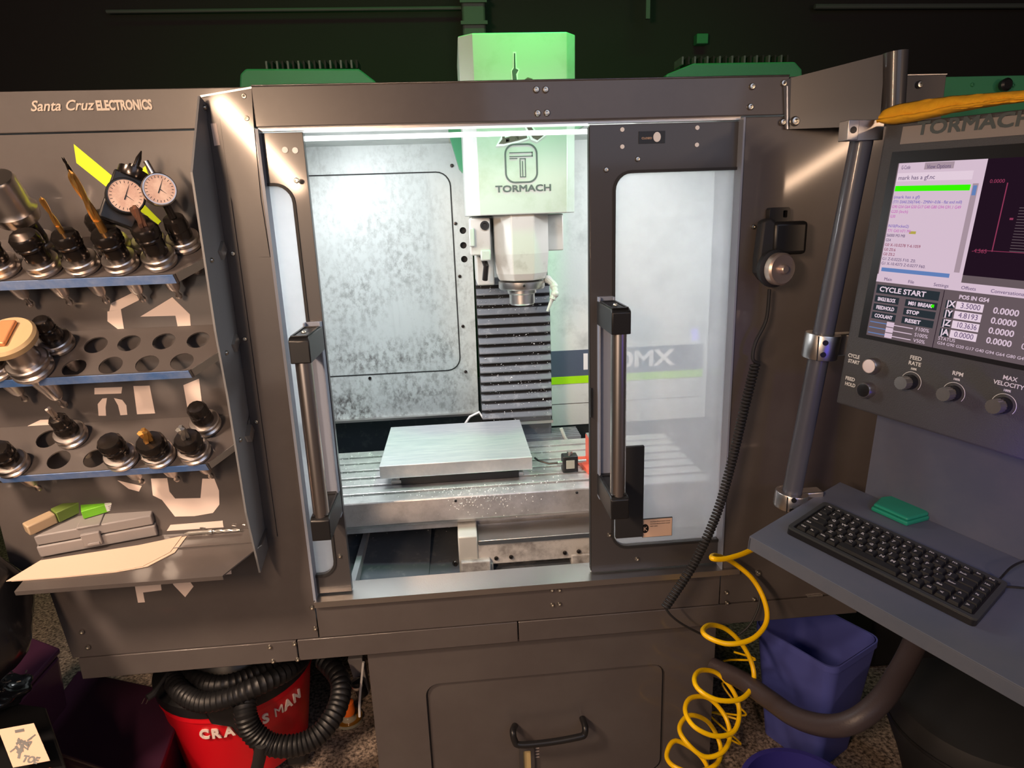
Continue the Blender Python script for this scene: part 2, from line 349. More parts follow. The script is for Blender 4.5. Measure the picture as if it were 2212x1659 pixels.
# vinyl graphics on the left panel
def vinyl(px, m_=vinw, label=None):
    pts = [at(x, y, F - .0008) for x, y in px]
    return B().prism(pts, (0, .0007, 0)).build('vinyl_graphic', m_, E, smooth=0, label=label)
vinyl([(159, 311), (228, 368), (300, 430), (348, 478), (341, 486), (322, 470), (240, 412), (165, 352)], viny, 'lime-yellow diagonal stripe')
vinyl([(314, 358), (325, 388), (300, 425), (254, 478), (246, 485), (227, 452), (268, 405), (291, 378)], viny, 'lime-yellow crossing stripe')
vinyl([(232, 673), (261, 668), (268, 712), (256, 712), (232, 694)]); vinyl([(240, 655), (291, 630), (301, 648), (261, 668), (236, 672)])
vinyl([(303, 684), (372, 642), (410, 679), (412, 706), (384, 707), (379, 682)])
vinyl([(288, 834), (323, 833), (335, 893), (296, 895)]); vinyl([(396, 832), (430, 818), (438, 886), (406, 888)])
vinyl([(213, 898), (211, 873), (221, 861), (231, 860), (228, 880), (229, 898)]); vinyl([(246, 860), (264, 864), (273, 876), (275, 896), (260, 897), (255, 876)])
vinyl([(204, 838), (264, 836), (262, 850), (204, 852)])
vinyl([(45, 944), (60, 920), (87, 907), (127, 906), (130, 916), (97, 921), (78, 936), (79, 955), (67, 962)])
vinyl([(326, 1034), (361, 1033), (366, 1062), (378, 1077), (433, 1076), (437, 1034), (463, 1034), (473, 1060), (474, 1090), (460, 1108), (420, 1115), (378, 1116), (350, 1080), (330, 1070)])
vinyl([(254, 1038), (306, 1050), (300, 1062), (278, 1056)]); vinyl([(360, 1147), (368, 1134), (481, 1125), (483, 1139)])
vinyl([(289, 1254), (304, 1254), (307, 1264), (347, 1261), (349, 1275), (309, 1280), (313, 1301), (298, 1302)])
vinyl([(368, 1251), (405, 1249), (418, 1267), (400, 1290), (375, 1264)]); vinyl([(368, 1249), (499, 1229), (500, 1240), (398, 1249)])
# upright bracket plate that carries the racks, seen from its right side
xb = -.466
def onx(x, y): d = ray(x, y); return CAM + d * (xb / d.x)
RK = thing('rack_bracket', 'dark upright bracket plate projecting beside the left door, holding the tool racks', 'bracket', (xb, F, .75))
outl = [onx(*p) for p in ((432, 207), (416, 372), (443, 555), (467, 715), (493, 855), (533, 1108), (563, 1237))]
zt_, zb_ = 1.735, outl[-1].z + .02
pl_ = [(F - .001, zt_)] + [(p.y, p.z) for p in outl] + [(F - .001, zb_)]
bracketm = mat('bracket_coat', (.17, .175, .185), .42)
B().plate(pl_, [], lambda a, b: (xb, a, b), (-.004, 0, 0)).build('bracket_plate', bracketm, RK, smooth=0)
B().bx(xb + .0005, xb + .024, F - .004, F - .001, zb_ + .03, zt_ - .03).build('mounting_flange', coat_, RK)
for px in ((441, 232), (456, 562), (488, 762), (518, 950)): p = onx(*px); screw((xb + .0005, p.y, p.z), .005, (1, 0, 0), parent=RK)
for px in ((496, 548), (523, 732), (549, 910)): p = at(*px); screw((xb + .014, F - .004, p.z), .005, parent=RK)
B().prism([at(x, y, F - .0035) for x, y in ((452, 204), (543, 188), (548, 273), (563, 430), (583, 555), (560, 555), (500, 430), (470, 372))], (0, .003, 0)).build('corner_cover', coat_, E, smooth=0)
B().prism([at(x, y, F - .0045) for x, y in ((432, 206), (543, 187), (543, 191), (434, 210))], (0, .001, 0)).build('cover_edge', brush, E, smooth=0)
B().prism([at(x, y, F - .0045) for x, y in ((455, 267), (467, 266), (475, 313), (463, 315))], (0, .001, 0)).build('lit_slot_patch', vinw, E, smooth=0)  # pale patch painted in for the light showing through a slot

# ------------------------------------------------------------------ doors (frame, window, handle)
def door(name, x0, x1, holes_rect, side, hx, lab):
    y = F + .020
    root = struct_part(name, x0, x1, holes_rect, y, lab)
    return root
def make_door(x0, x1, win, corners, lab):
    y = F + .020
    fr = B().plate([(x0, ZS + .004), (x1, ZS + .004), (x1, ZB - .008), (x0, ZB - .008)], [rrect(*win, .035, corners=corners)], front(y), (0, .016, 0)).build('door', coatd, E, bevel=.001, label=lab)
    g1 = B().plate(rrect(*win, .035, corners=corners), [], front(y + .010), (0, .004, 0)).build('window_pane', frost, fr, smooth=0, label='milky coolant-clouded window')
    # rubber gasket
    wx0, wx1, wz0, wz1 = win
    gk = B().plate(rrect(wx0 - .006, wx1 + .006, wz0 - .006, wz1 + .006, .040, corners=corners), [rrect(*win, .035, corners=corners)], front(y - .003), (0, .003, 0)).build('window_gasket', blackr, fr)
    return fr
ld = make_door(XL - .30, -.292, (XL - .25, -.327, .690, 1.578), (1, 1, 1, 1), 'left sliding door')
rd = make_door(.293, .95, (.349, .90, .706, 1.582), (1, 1, 1, 1), 'right sliding door')
def handle(par, xc, zt_, zb_, dirx):
    y0 = F + .020; yb = 1.292
    # pale base channel
    bb = B(); w_ = .036; bb.bx(xc - w_ / 2, xc + w_ / 2, y0 - .010, y0, zb_ - .035, zt_ + .035); bb.bx(xc - w_ / 2, xc - w_ / 2 + .004, y0 - .024, y0 - .010, zb_ - .035, zt_ + .035); bb.bx(xc + w_ / 2 - .004, xc + w_ / 2, y0 - .024, y0 - .010, zb_ - .035, zt_ + .035)
    bb.build('handle_channel', coatf, par, bevel=.001)
    for z, s in ((zt_, 1), (zb_, -1)):
        b2 = B(); h = .026
        b2.prism([(xc - .02, y0 - .008, z - h), (xc - .02, yb - .022, z - h), (xc - .02, yb - .022, z + h * .75), (xc - .02, yb - .012, z + h), (xc - .02, y0 - .008, z + h)], (.04, 0, 0))
        br = b2.build('handle_bracket', black, par, bevel=.0025)
        b3 = B().plate(rrect(xc - .017, xc + .017, yb - .014, y0 - .025, .002), [rrect(xc - .013, xc + .013, yb - .010, y0 - .03, .002)], lambda a, b: (a, b, z + h + .0005), (0, 0, .002)); b3.build('bracket_rim', black, par)
        screw((xc, yb + .03, z + h + .001), .005, (0, 0, 1), parent=par)
    bb = B().cyl((xc, yb, zb_ + .02), (xc, yb, zt_ - .02), .0165, n=28); bb.build('handle_bar', steel, par, label='polished tubular grip bar')
handle(ld, -.312, 1.262, .880, -1)
handle(rd, .326, 1.288, .880, 1)
for x in ((616, 324), (638, 325)): B().lathe([(.006, 0), (.006, .002)], at(*x, F + .02), (0, -1, 0), 14).build('rivet', mat('rivet_pale', (.8, .8, .8), .4) if 'rivet_pale' not in MATS else MATS['rivet_pale'], ld)
for x in ((1344, 280), (1344, 317), (1506, 276), (1505, 313)): B().lathe([(.0045, 0), (.0045, .002)], at(*x, F + .02), (0, -1, 0), 14).build('rivet', MATS['rivet_pale'], rd)
for x in ((1377, 344), (1309, 367), (1316, 1155), (1376, 1207)): screw(at(*x, F + .02), .0055, parent=rd)
for x in ((734, 1201),): screw(at(*x, F + .02), .005, parent=ld)
# small status label with oval on the right door
a = at(1380, 284, F + .019); c = at(1436, 309, F + .019)
B().bx(a.x, c.x, F + .018, F + .02, c.z, a.z).build('small_label', black, rd)
p = at(1419, 296, F + .018); B().prism([(p.x + u_, F + .0165, p.z + v_) for u_, v_ in circ(0, 0, .008, 16, .010)], (0, .0015, 0)).build('label_oval', MATS['rivet_pale'], rd)
text('CLOSED', .006, label, FRONTM(at(1386, 301, F + .0175)), rd)
# black latch plate and warning label on the right door window
bb = B(); a = at(1352, 965, F + .012); c = at(1388, 1158, F + .012); bb.bx(.352, c.x, F + .008, F + .018, c.z, a.z); bb.build('latch_plate', blackr, rd, bevel=.001)
a = at(1388, 1121, F + .018); c = at(1451, 1156, F + .018); b_ = B(); b_.bx(a.x, c.x, F + .016, F + .0195, c.z, a.z); b_.build('warning_label', black, rd, smooth=0)
b_ = B(); b_.bx(a.x + .001, c.x - .0012, F + .0152, F + .016, c.z + .0012, a.z - .0012); b_.build('label_face', label, rd, smooth=0)
B().prism([(a.x + .006 + u_, F + .0145, (a.z + c.z) / 2 + v_) for u_, v_ in circ(0, 0, .009, 20, .012)], (0, .0006, 0)).build('label_symbol', black, rd, smooth=0)
text('K', .016, label, FRONTM((a.x + .001, F + .0140, (a.z + c.z) / 2 - .006)), rd, extrude=.0002)
for k in range(3): text('CAUTION PINCH POINT DOOR' if k < 2 else 'KEEP CLEAR', .0035, black, FRONTM((a.x + .018, F + .0148, a.z - .009 - k * .006)), rd, extrude=.0002)
# left-edge latch on the right door
bb = B(); a = at(1284, 842, F + .0); c = at(1291, 905, F); bb.bx(.292, .2955, F + .014, F + .02, c.z, a.z); bb.build('latch_slot', black, rd)
bb = B(); bb.bx(.2915, .2935, F + .02, F + .036, ZS + .01, ZB - .012); bb.build('door_edge', blackr, rd, label='dark rubber edge seal of the right door')

# ------------------------------------------------------------------ enclosure interior
YB = 2.3
bb = B()
back = B().plate([(-1.015, .806), (.055, .806), (.066, 1.9), (-1.015, 1.9)], [circ(*[(q := at(*h, YB)).x, q.z], .0115, 16) for h in ((1000, 498), (1001, 530), (1003, 560))], front(YB), (0, .01, 0)).build('back_panel', grime, E, smooth=0, label='grey stained inner back panel')
bb = B(); bb.bx(.0, .062, YB + .03, YB + .04, 1.2, 1.6); bb.build('hole_backing', black, E)
bb = B(); bb.bx(-1.0, .055, YB - .02, YB, .800, .808); bb.build('panel_lip', brush, E)
# rounded panel door in the back wall
p0 = at(973, 372, YB - .003); p1 = at(994, 798, YB - .003)
B().plate(rrect(-.95, p1.x, p1.z, p0.z, .045), [], front(YB - .003), (0, .003, 0)).build('access_panel', grime, E, smooth=0, bevel=.0015)
B().plate(rrect(-.954, p1.x + .004, p1.z - .004, p0.z + .004, .049), [rrect(-.95, p1.x, p1.z, p0.z, .045)], front(YB - .0012), (0, .001, 0)).build('panel_gasket', blackr, E, smooth=0)
for h in ((984, 483), (993, 597), (1000, 705), (1006, 803), (799, 817), (976, 358)): screw(at(*h, YB - .001), .006, parent=E, m_=MATS['black_oxide_steel'])
slab('back_panel', .322, .917, .735, 1.9, YB, YB + .01, white, bevel=0, label='grey-white right inner back panel')
za = at(1188, 759, YB).z; zc = at(1188, 815, YB).z; zd = at(1188, 831, YB).z
slab('stripe_band', .322, .90, zc, za, YB - .002, YB, navy, bevel=0, label='navy stripe on the inner back panel')
slab('stripe_band', .322, .90, zd, zc, YB - .002, YB, limeb, bevel=0, label='lime green stripe on the inner back panel')
text('1500MX', .082, MATS['rivet_pale'], FRONTM((at(1250, 796, YB).x, YB - .003, at(1257, 797, YB).z)), E, bold=.0025, width=.345, label='white model lettering')
slab('panel_seam', .322, .9, .818, .8195, YB - .001, YB, blackr, bevel=0)
slab('back_panel', -1.0, .917, ZU + .05, .9, YB + .15, YB + .16, trough, bevel=0, label='dark lower back panel')
slab('chip_pan', -.98, .915, .55, .555, F + .05, YB + .15, trough, bevel=0)
# sloping dark pan flaps left and right of the table base
B().prism([(-.9, 1.5, .60), (-.12, 1.6, .555), (-.12, 2.2, .60), (-.9, 2.3, .80)], (0, 0, -.004)).build('pan_flap', trough, E, smooth=0)
a = at(840, 1150, 1.62); c = at(818, 1265, 1.5)
B().bx(a.x - .10, a.x - .085, 1.48, 2.0, .55, .60).build('pan_rib', mat('pan_grey', (.3, .32, .34), .45), E)
slab('roof_sheet', -1.0, .0, 1.745, 1.75, F + .06, YB, white, bevel=0)
slab('roof_sheet', .39, .90, 1.745, 1.75, F + .06, YB, white, bevel=0)
for x0, x1, y0, y1 in ((-.40, .40, F + .052, F + .07),): slab('led_strip', x0, x1, 1.668, 1.676, y0, y1, led, bevel=0, label='white work light strip behind the top beam')

# ================================================================== MILLING MACHINE
Mi = thing('milling_machine', 'white milling machine with spindle head over a slotted table inside the enclosure', 'machine', (.18, 1.9, .56))
YH = 1.8
# head cover: front face with bevelled sides, tapering slightly
bb = B()
hz0, hz1 = 1.506, 1.952
def hsec(z, t_):
    xa, xb_ = .037 + 0 * t_, .335 + .006 * t_
    return [(xa, YH + .055, z), (xa, YH + .030, z), (xa + .036, YH, z), (xb_ - .027, YH, z), (xb_, YH + .030, z), (xb_, YH + .055, z)]
s0 = hsec(hz0, 0); s1 = hsec(hz1, 1)
back0 = [(.335, 2.16, hz0), (.037, 2.16, hz0)]; back1 = [(.341, 2.16, hz1), (.037, 2.16, hz1)]
r0 = [V(p) for p in s0 + back0]; r1 = [V(p) for p in s1 + back1]; n_ = len(r0)
bb.add(r0 + r1, [tuple(range(n_)), tuple(n_ + i for i in reversed(range(n_)))] + [(i, (i + 1) % n_, n_ + (i + 1) % n_, n_ + i) for i in range(n_)])
bb.build('head_cover', cover, Mi, smooth=0, bevel=.003, label='white spindle head cover')
yt = YH - .0012
# logo: rounded square with T
pc = at(1126, 353, YH); w_, h_ = .044, .050
B().plate(rrect(pc.x - w_, pc.x + w_, pc.z - h_, pc.z + h_, .026, 8), [rrect(pc.x - w_ + .0045, pc.x + w_ - .0045, pc.z - h_ + .0045, pc.z + h_ - .0045, .022, 8)], front(yt), (0, .001, 0)).build('emblem_ring', decal, Mi, smooth=0)
def bar2(x0, x1, z0, z1): return [(pc.x + x0, yt, pc.z + z0), (pc.x + x1, yt, pc.z + z0), (pc.x + x1, yt, pc.z + z1), (pc.x + x0, yt, pc.z + z1)]
eb = B()
for q in ((-.031, .031, .026, .0285), (-.031, .031, .0165, .019), (.0285, .031, .0165, .0285), (-.031, -.010, .0115, .014), (-.0045, -.002, -.033, .010), (.0095, .012, -.033, .012), (-.0045, .012, -.0355, -.033), (.002, .0045, -.033, .006), (-.0045, .012, .0105, .013)):
    eb.prism(bar2(*q), (0, .001, 0))
eb.build('emblem_letter', decal, Mi, smooth=0)
text('TORMACH', .0235, decal, FRONTM((at(1070, 416, YH).x, yt, at(1070, 416, YH).z)), Mi, width=.148, heavy=.0014, label='dark maker lettering')
# dark sticker silhouettes: blade shape, boot and skateboard
def sticker(px, m_=decal, rim=True):
    q = [at(x, y, yt) for x, y in px]
    B().prism(q, (0, .0008, 0)).build('sticker', m_, Mi, smooth=0)
stk = mat('sticker_border', (.85, .9, .86), .5); stb = mat('sticker_brown', (.10, .07, .06), .5)
sticker([(1108, 112), (1115, 112), (1116, 146), (1122, 150), (1119, 160), (1118, 178), (1106, 178), (1104, 152), (1108, 146)], stk)
yt -= .0009
sticker([(1110, 115), (1113, 115), (1114, 148), (1120, 151), (1115, 160), (1117, 177), (1108, 177), (1106, 153), (1110, 147)])
sticker([(1133, 172), (1140, 167), (1150, 170), (1153, 178), (1133, 178)], stb)
yt += .0009
sticker([(1071, 316), (1083, 294), (1118, 283), (1141, 287), (1143, 300), (1120, 308), (1088, 315)], stk); sticker([(1130, 268), (1148, 268), (1160, 286), (1181, 284), (1180, 292), (1160, 307), (1147, 302)], stk)
yt -= .0009
sticker([(1077, 311), (1086, 299), (1118, 290), (1138, 292), (1139, 298), (1118, 304), (1088, 311)], stb); sticker([(1134, 268), (1144, 268), (1158, 290), (1176, 288), (1174, 293), (1161, 303), (1151, 298)], stb)
for x, y in ((1097, 303), (1117, 298)): sticker([(x - 4, y + 4), (x - 4, y - 3), (x + 3, y - 5), (x + 4, y + 2)], stk)
for x, y in ((1088, 297), (1121, 287)): sticker([(x - 3, y + 3), (x - 3, y - 2), (x + 2, y - 3), (x + 3, y + 2)], stb)
yt += .0018
# column (behind) with bellows way cover
bb = B(); bb.bx(.075, .30, 2.155, 2.6, .6, 1.95); bb.build('column', cover, Mi, bevel=.004)
B().prism([at(x, y, 2.05) for x, y in ((962, 262), (1005, 262), (1003, 375), (992, 362))], (0, .08, 0)).build('column_side_cover', lug, Mi)  # white column side, green light from above painted as its colour
NB = 15; zb0 = at(1036, 905, 2.16).z; zb1 = at(1030, 600, 2.16).z
for k in range(NB):
    z0 = zb0 + (zb1 - zb0) * k / NB; z1 = zb0 + (zb1 - zb0) * (k + 1) / NB; xx0, xx1 = .062, .302
    yf = 2.135 - .0012 * k * 0
    B().prism([(xx0, yf, z0 + .011), (xx0, yf - .024, z0 + .011), (xx0, yf - .025, z0 + .015), (xx0, yf - .016, z1 - .002), (xx0, yf, z1), (xx0, yf + .004, z0 + .013)], (xx1 - xx0, 0, 0)).build('bellows_fold', rib, Mi, bevel=.0015)
bb = B(); bb.bx(.06, .304, 2.13, 2.14, zb0 - .006, zb1); bb.build('bellows_backing', black, Mi)
bb = B(); bb.bx(.06, .304, 2.105, 2.12, zb0 - .012, zb0 - .002); bb.build('bellows_bar', brush, Mi)
# head block behind and left
slab('head_block', .06, .11, 1.31, 1.50, 1.90, 2.10, cast, Mi, .004)
slab('head_block', .05, .32, 1.40, 1.505, 1.93, 2.14, cast, Mi, .004)
slab('drawbar_box', .043, .10, 1.40, 1.500, 1.83, 1.90, cast, Mi, .004)
bb = B(); p = at(1047, 487, 1.828); bb.lathe([(.0125, 0), (.0125, .006), (.007, .006), (.007, .002), (.0001, .002)], (p.x, 1.83, p.z), (0, -1, 0), 20); bb.build('drawbar_port', black, Mi)
slab('drawbar_lever', .041, .055, 1.425, 1.475, 1.812, 1.83, cover, Mi, .003); slab('drawbar_tab', .070, .098, 1.385, 1.415, 1.818, 1.84, cover, Mi, .004)
bb = B(); bb.tube([(.075, 1.85, 1.40), (.085, 1.84, 1.37), (.08, 1.85, 1.33)], .008, 8); bb.build('air_fitting', oxide, Mi)
# spindle casting: octagonal body narrowing downwards
def octo(cx, cy, r, z, n=8): return [V((cx + r * math.cos(math.pi / 8 + 2 * math.pi * i / n) , cy + r * math.sin(math.pi / 8 + 2 * math.pi * i / n), z)) for i in range(n)]
cx, cy = .188, 1.89
bb = B(); lv = [octo(cx, cy, .083, 1.51), octo(cx, cy, .083, 1.40), octo(cx, cy, .078, 1.345), octo(cx, cy, .070, 1.325)]
vs = [p for l in lv for p in l]; fs = [(j * 8 + i, j * 8 + (i + 1) % 8, (j + 1) * 8 + (i + 1) % 8, (j + 1) * 8 + i) for j in range(3) for i in range(8)] + [tuple(range(8)), tuple(24 + i for i in reversed(range(8)))]
bb.add(vs, fs).build('spindle_casting', cast, Mi, smooth=0, bevel=.003)
bb = B().lathe([(.066, 0), (.066, .018), (.060, .020), (.02, .020)][::-1] if 0 else [(.02, -.002), (.064, -.002), (.067, .003), (.067, .020), (.05, .022)], (cx, cy, 1.300), (0, 0, 1), 40); bb.build('spindle_ring', brush, Mi)
bb = B().lathe([(.012, .02), (.015, .0), (.034, 0), (.037, .004), (.037, .03), (.042, .034), (.042, .05)], (cx, cy, 1.252), (0, 0, 1), 36); bb.build('spindle_nose', brush, Mi)
screw((cx, cy - .067, 1.312), .004, parent=Mi, m_=black)
# coolant nozzle
bb = B().tube([(cx + .072, cy - .01, 1.325), (cx + .088, cy - .03, 1.310), (cx + .092, cy - .045, 1.29), (cx + .082, cy - .05, 1.268)], .010, 10); bb.build('coolant_joint', cover, Mi)
bb = B(); [bb.ball(p, .012, 7) for p in ((cx + .075, cy - .012, 1.322), (cx + .09, cy - .035, 1.303), (cx + .090, cy - .048, 1.283))]; bb.build('coolant_link', cover, Mi)
bb = B().cyl((cx + .082, cy - .05, 1.27), (cx + .066, cy - .055, 1.235), .006, .0035, 10); bb.build('coolant_tip', cover, Mi)
# table with T slots (extruded section)
TZ = .7645; Y0, Y1 = 1.65, 2.06
prof = [(Y0, TZ - .004), (Y0 + .002, TZ)]
for yc in (Y0 + .055, Y0 + .115, Y0 + .175, Y0 + .235, Y0 + .30, Y0 + .355):
    prof += [(yc - .008, TZ), (yc - .008, TZ - .011), (yc - .012, TZ - .012), (yc - .012, TZ - .020), (yc + .012, TZ - .020), (yc + .012, TZ - .012), (yc + .008, TZ - .011), (yc + .008, TZ)]
prof += [(Y1, TZ), (Y1, TZ - .11), (Y0 + .06, TZ - .12), (Y0 + .06, TZ - .098), (Y0 + .028, TZ - .090), (Y0 + .022, TZ - .078), (Y0 + .004, TZ - .072), (Y0, TZ - .068)]
tb = B().prism([(-.62, y, z) for y, z in prof], (1.3, 0, 0)).build('table', iron, Mi, smooth=0, bevel=.0012, label='slotted steel machine table')
for px in ((984, 1077), (1246, 1056)): screw((at(*px, Y0).x, Y0, TZ - .012), .004, parent=tb, m_=black)
# bellows behind the table under the column
for k in range(6):
    z = .775 + k * .0; y = 2.075 + k * .018
    B().prism([(.075, y, .745), (.075, y + .004, .768), (.075, y + .014, .768), (.075, y + .018, .745)], (.32, 0, 0)).build('rear_bellows_fold', rib, Mi)
B().bx(.17, .30, 2.12, 2.2, .70, .845).build('column_foot', trough, Mi, bevel=.004)
# saddle and knee below the table
sz = at(1040, 1149, 1.66).z
slab('saddle_rail', .02, .66, sz - .010, sz + .004, 1.60, 1.70, brush, Mi, .001)
slab('saddle', .015, .66, sz - .072, sz - .010, 1.605, 2.0, grimy, Mi, .003)
slab('saddle_block', -.035, .018, .555, sz + .02, 1.60, 1.95, cast, Mi, .004)
slab('saddle_rib', -.030, .05, .555, .60, 1.585, 1.62, grimy, Mi, .004)
slab('knee', .02, .66, .553, sz - .072, 1.635, 2.0, mat('knee_dark', (.05, .052, .055), .4, col2=(.3, .3, .3), nscale=18, lo=.5, hi=.8), Mi, .003)
slab('knee_rib', .04, .058, .553, sz - .066, 1.60, 1.64, grimy, Mi, .003); slab('knee_rib', .275, .36, .553, sz - .060, 1.60, 1.64, grimy, Mi, .003)
for px in ((1072, 1206), (1104, 1203), (1220, 1194), (1250, 1191)): screw(at(*px, 1.604), .006, (0, -1, 0), Mi, oxide)
screw(at(984, 1216, 1.6), .009, (0, -1, 0), Mi, oxide)
slab('splash_shield', -.42, -.035, .60, .66, 2.04, 2.05, trough, Mi, 0)

# ---- stock plate etc
bb = B(); bb.bx(-.246, .188, 1.730, 2.088, .834, .874); pp = V((0, 0, 0))
st = B()
pz1 = .836; pz0 = .797
st.bx(-.245, .187, 1.730, 2.086, pz0, pz1)
o = st.build('stock_plate', alum, smooth=0, bevel=.002); tag(o, 'thick bright aluminium stock plate with machining lines, lying above the slotted table', 'metal plate')
pv = thing('plate_fixture', 'dark low fixture under the aluminium plate on the table', 'fixture', (-.03, 1.9, TZ))
bb = B(); bb.bx(-.19, .15, 1.755, 2.02, TZ, TZ + .0225); bb.build('fixture_body', black, pv, bevel=.002)
for x in (-.20, .145):
    bb = B(); bb.bx(x - .02, x + .02, 1.765, 1.80, TZ, TZ + .012); bb.build('clamp_foot', brush, pv, bevel=.002)
    bb = B().cyl((x, 1.782, TZ + .012), (x, 1.782, TZ + .0324), .009, n=6); bb.build('clamp_stud', brush, pv)
pr = thing('tool_probe_box', 'small black box with pale window and cable on the table right of the plate', 'sensor', (.29, 1.83, TZ))
a = at(1214, 980, 1.80); c = at(1249, 1021, 1.80)
p = on(1232, 1022, (0, 0, TZ), (0, 0, 1)); px_, py_ = p.x, p.y
B().bx(px_ - .022, px_ + .024, py_, py_ + .035, TZ, TZ + .052).build('box_body', black, pr, bevel=.004)
B().bx(px_ - .012, px_ + .013, py_ - .0015, py_, TZ + .014, TZ + .040).build('box_window', mat('lens_grey', (.35, .36, .32), .3), pr, bevel=.001)
B().cyl((px_ - .022, py_ + .01, TZ + .03), (px_ - .036, py_ + .01, TZ + .03), .006, n=12).build('cable_gland', brush, pr)
B().cyl((px_ + .024, py_ + .015, TZ + .03), (px_ + .05, py_ + .015, TZ + .03), .005, n=12).build('plunger', brush, pr)
B().cyl((px_ + .002, py_ + .018, TZ + .052), (px_ + .002, py_ + .018, TZ + .062), .008, n=12).build('top_cap', brush, pr)
B().tube([(px_ - .036, py_ + .01, TZ + .03), (px_ - .06, py_ + .02, TZ + .026), (px_ - .09, py_ + .03, TZ + .034), (px_ - .10, py_ + .04, TZ + .04)], .003, 8).build('cable', black, pr)
rb = thing('red_stop_block', 'orange-red anodised angle block on the table beside the right door edge', 'block', (px_ + .08, py_ + .05, TZ))
B().prism([(px_ + .03, py_ + .10, TZ), (px_ + .05, py_ - .02, TZ), (px_ + .15, py_ - .02, TZ), (px_ + .15, py_ + .10, TZ)], (0, 0, .012)).build('block_base', redd, rb, bevel=.001)
B().bx(px_ + .065, px_ + .15, py_ + .03, py_ + .10, TZ + .012, TZ + .085).build('block_upright', redd, rb, bevel=.002)
B().bx(px_ + .066, px_ + .15, py_ + .032, py_ + .098, TZ + .085, TZ + .088).build('block_top', brush, rb)
o = B().tube([at(x, y, 2.08) for x, y in ((1212, 925), (1220, 945), (1235, 962), (1250, 970), (1262, 975))], .006, 8).build('coolant_hose', cover); tag(o, 'pale flexible hose curving behind the table towards the red block', 'hose')
o = B().tube([at(x, y, 2.12) for x, y in ((1005, 915), (1015, 900), (1035, 890), (1045, 905))], .004, 8).build('cable_loop', MATS['rivet_pale']); tag(o, 'short pale cable loop at the foot of the bellows', 'cable')
o = B().tube([at(x, y, 1.9) for x, y in ((880, 1152), (905, 1160), (935, 1160), (965, 1150), (985, 1135))], .008, 8).build('pan_hose', blackr); tag(o, 'black hose sagging under the table above the dark pan', 'hose')
# metal chips: stuff
rr = random.Random(3); bb = B()
def chip(p, s):
    a = rr.random() * 6.28; u_ = V((math.cos(a), math.sin(a), rr.uniform(-.4, .4))) * s; v2 = V((-math.sin(a), math.cos(a), rr.uniform(-.6, .6))) * s * .5
    p = V(p); bb.add([p - u_, p + v2, p + u_, p - v2 + V((0, 0, s * .5))], [(0, 1, 2, 3)])
for k in range(900):
    g_ = rr.random()
    if g_ < .35: chip((rr.uniform(-.45, -.25), rr.uniform(1.66, 2.05), TZ + .001), .0022)
    elif g_ < .6: chip((rr.gauss(.02, .12), rr.uniform(1.655, 1.72), TZ + .001), .002)
    elif g_ < .75: chip((rr.uniform(.19, .3), rr.uniform(1.66, 2.05), TZ + .001), .002)
    elif g_ < .9: chip((rr.gauss(.05, .06), 1.6485, TZ - abs(rr.gauss(0, .03))), .002)
    else: chip((rr.uniform(-.4, -.05), rr.uniform(1.75, 2.0), .60 + rr.random() * .01), .003)
o = bb.build('metal_chips', MATS['rivet_pale'], smooth=0); o['kind'] = 'stuff'; tag(o, 'scattered pale metal chips on the machine table', 'chips')
bb = B()
for k in range(500):
    z = rr.uniform(zb0, zb1); chip((rr.uniform(.066, .30), 2.113, z), .0022 if rr.random() < .8 else .004)
o = bb.build('bellows_chips', MATS['rivet_pale'], Mi, smooth=0); o['kind'] = 'stuff'

# ------------------------------------------------------------------ things above the beam
def guard(px, lab):
    YG = 2.35
    pts = [at(x, y, YG) for x, y in px]
    g = thing('rear_guard', lab, 'guard', (pts[0].x, YG, pts[0].z - .1), 'green-lit guards above the enclosure')
    lowp = [p.copy() for p in pts]
    B().prism(pts, (0, .25, .0)).build('guard_cover', lug, g, smooth=0, bevel=.006)
    x0 = min(p.x for p in pts) + .10; x1 = max(p.x for p in pts) - .06; zt_ = max(p.z for p in pts)
    for k in range(18):
        x = x0 + (x1 - x0) * k / 17; B().bx(x - .003, x + .003, YG + .02, YG + .10, zt_, zt_ + .025).build('fin', wallm if k % 2 else pipe, g)
guard([(515, 230), (518, 160), (530, 148), (775, 148), (812, 176), (812, 230)], 'green-lit finned guard above the left half of the top beam')
guard([(1415, 230), (1440, 160), (1500, 136), (1718, 133), (1733, 150), (1736, 230)], 'green-lit finned guard above the right half of the top beam')
gp = thing('rear_green_plate', 'green-lit rear plate with a black knob above the console', 'plate', at(2120, 230, 1.9))
a = at(2036, 166, 1.9); c = at(2240, 260, 1.9); B().bx(a.x, c.x + .2, 1.9, 1.92, c.z, a.z).build('plate_body', lug, gp, bevel=.002)
B().lathe([(.006, 0), (.006, .01), (.016, .012), (.018, .025), (.012, .03)], at(2160, 186, 1.9), (0, -1, 0), 16).build('plate_knob', black, gp)
for x, y in ((2100, 183), (2188, 184)): screw(at(x, y, 1.9), .006, parent=gp, m_=lug)
bp = thing('corner_tab', 'small brown-grey sheet tab with one screw right of the console arm', 'tab', at(1985, 230, 1.45))
a = at(1925, 164, 1.45); c = at(2029, 290, 1.45); B().bx(a.x, c.x, 1.45, 1.46, c.z, a.z).build('tab_sheet', coat_, bp, bevel=.001)
B().bx(a.x, c.x, 1.448, 1.462, a.z, a.z + .002).build('tab_edge', brush, bp); screw(at(1985, 183, 1.449), .008, parent=bp)
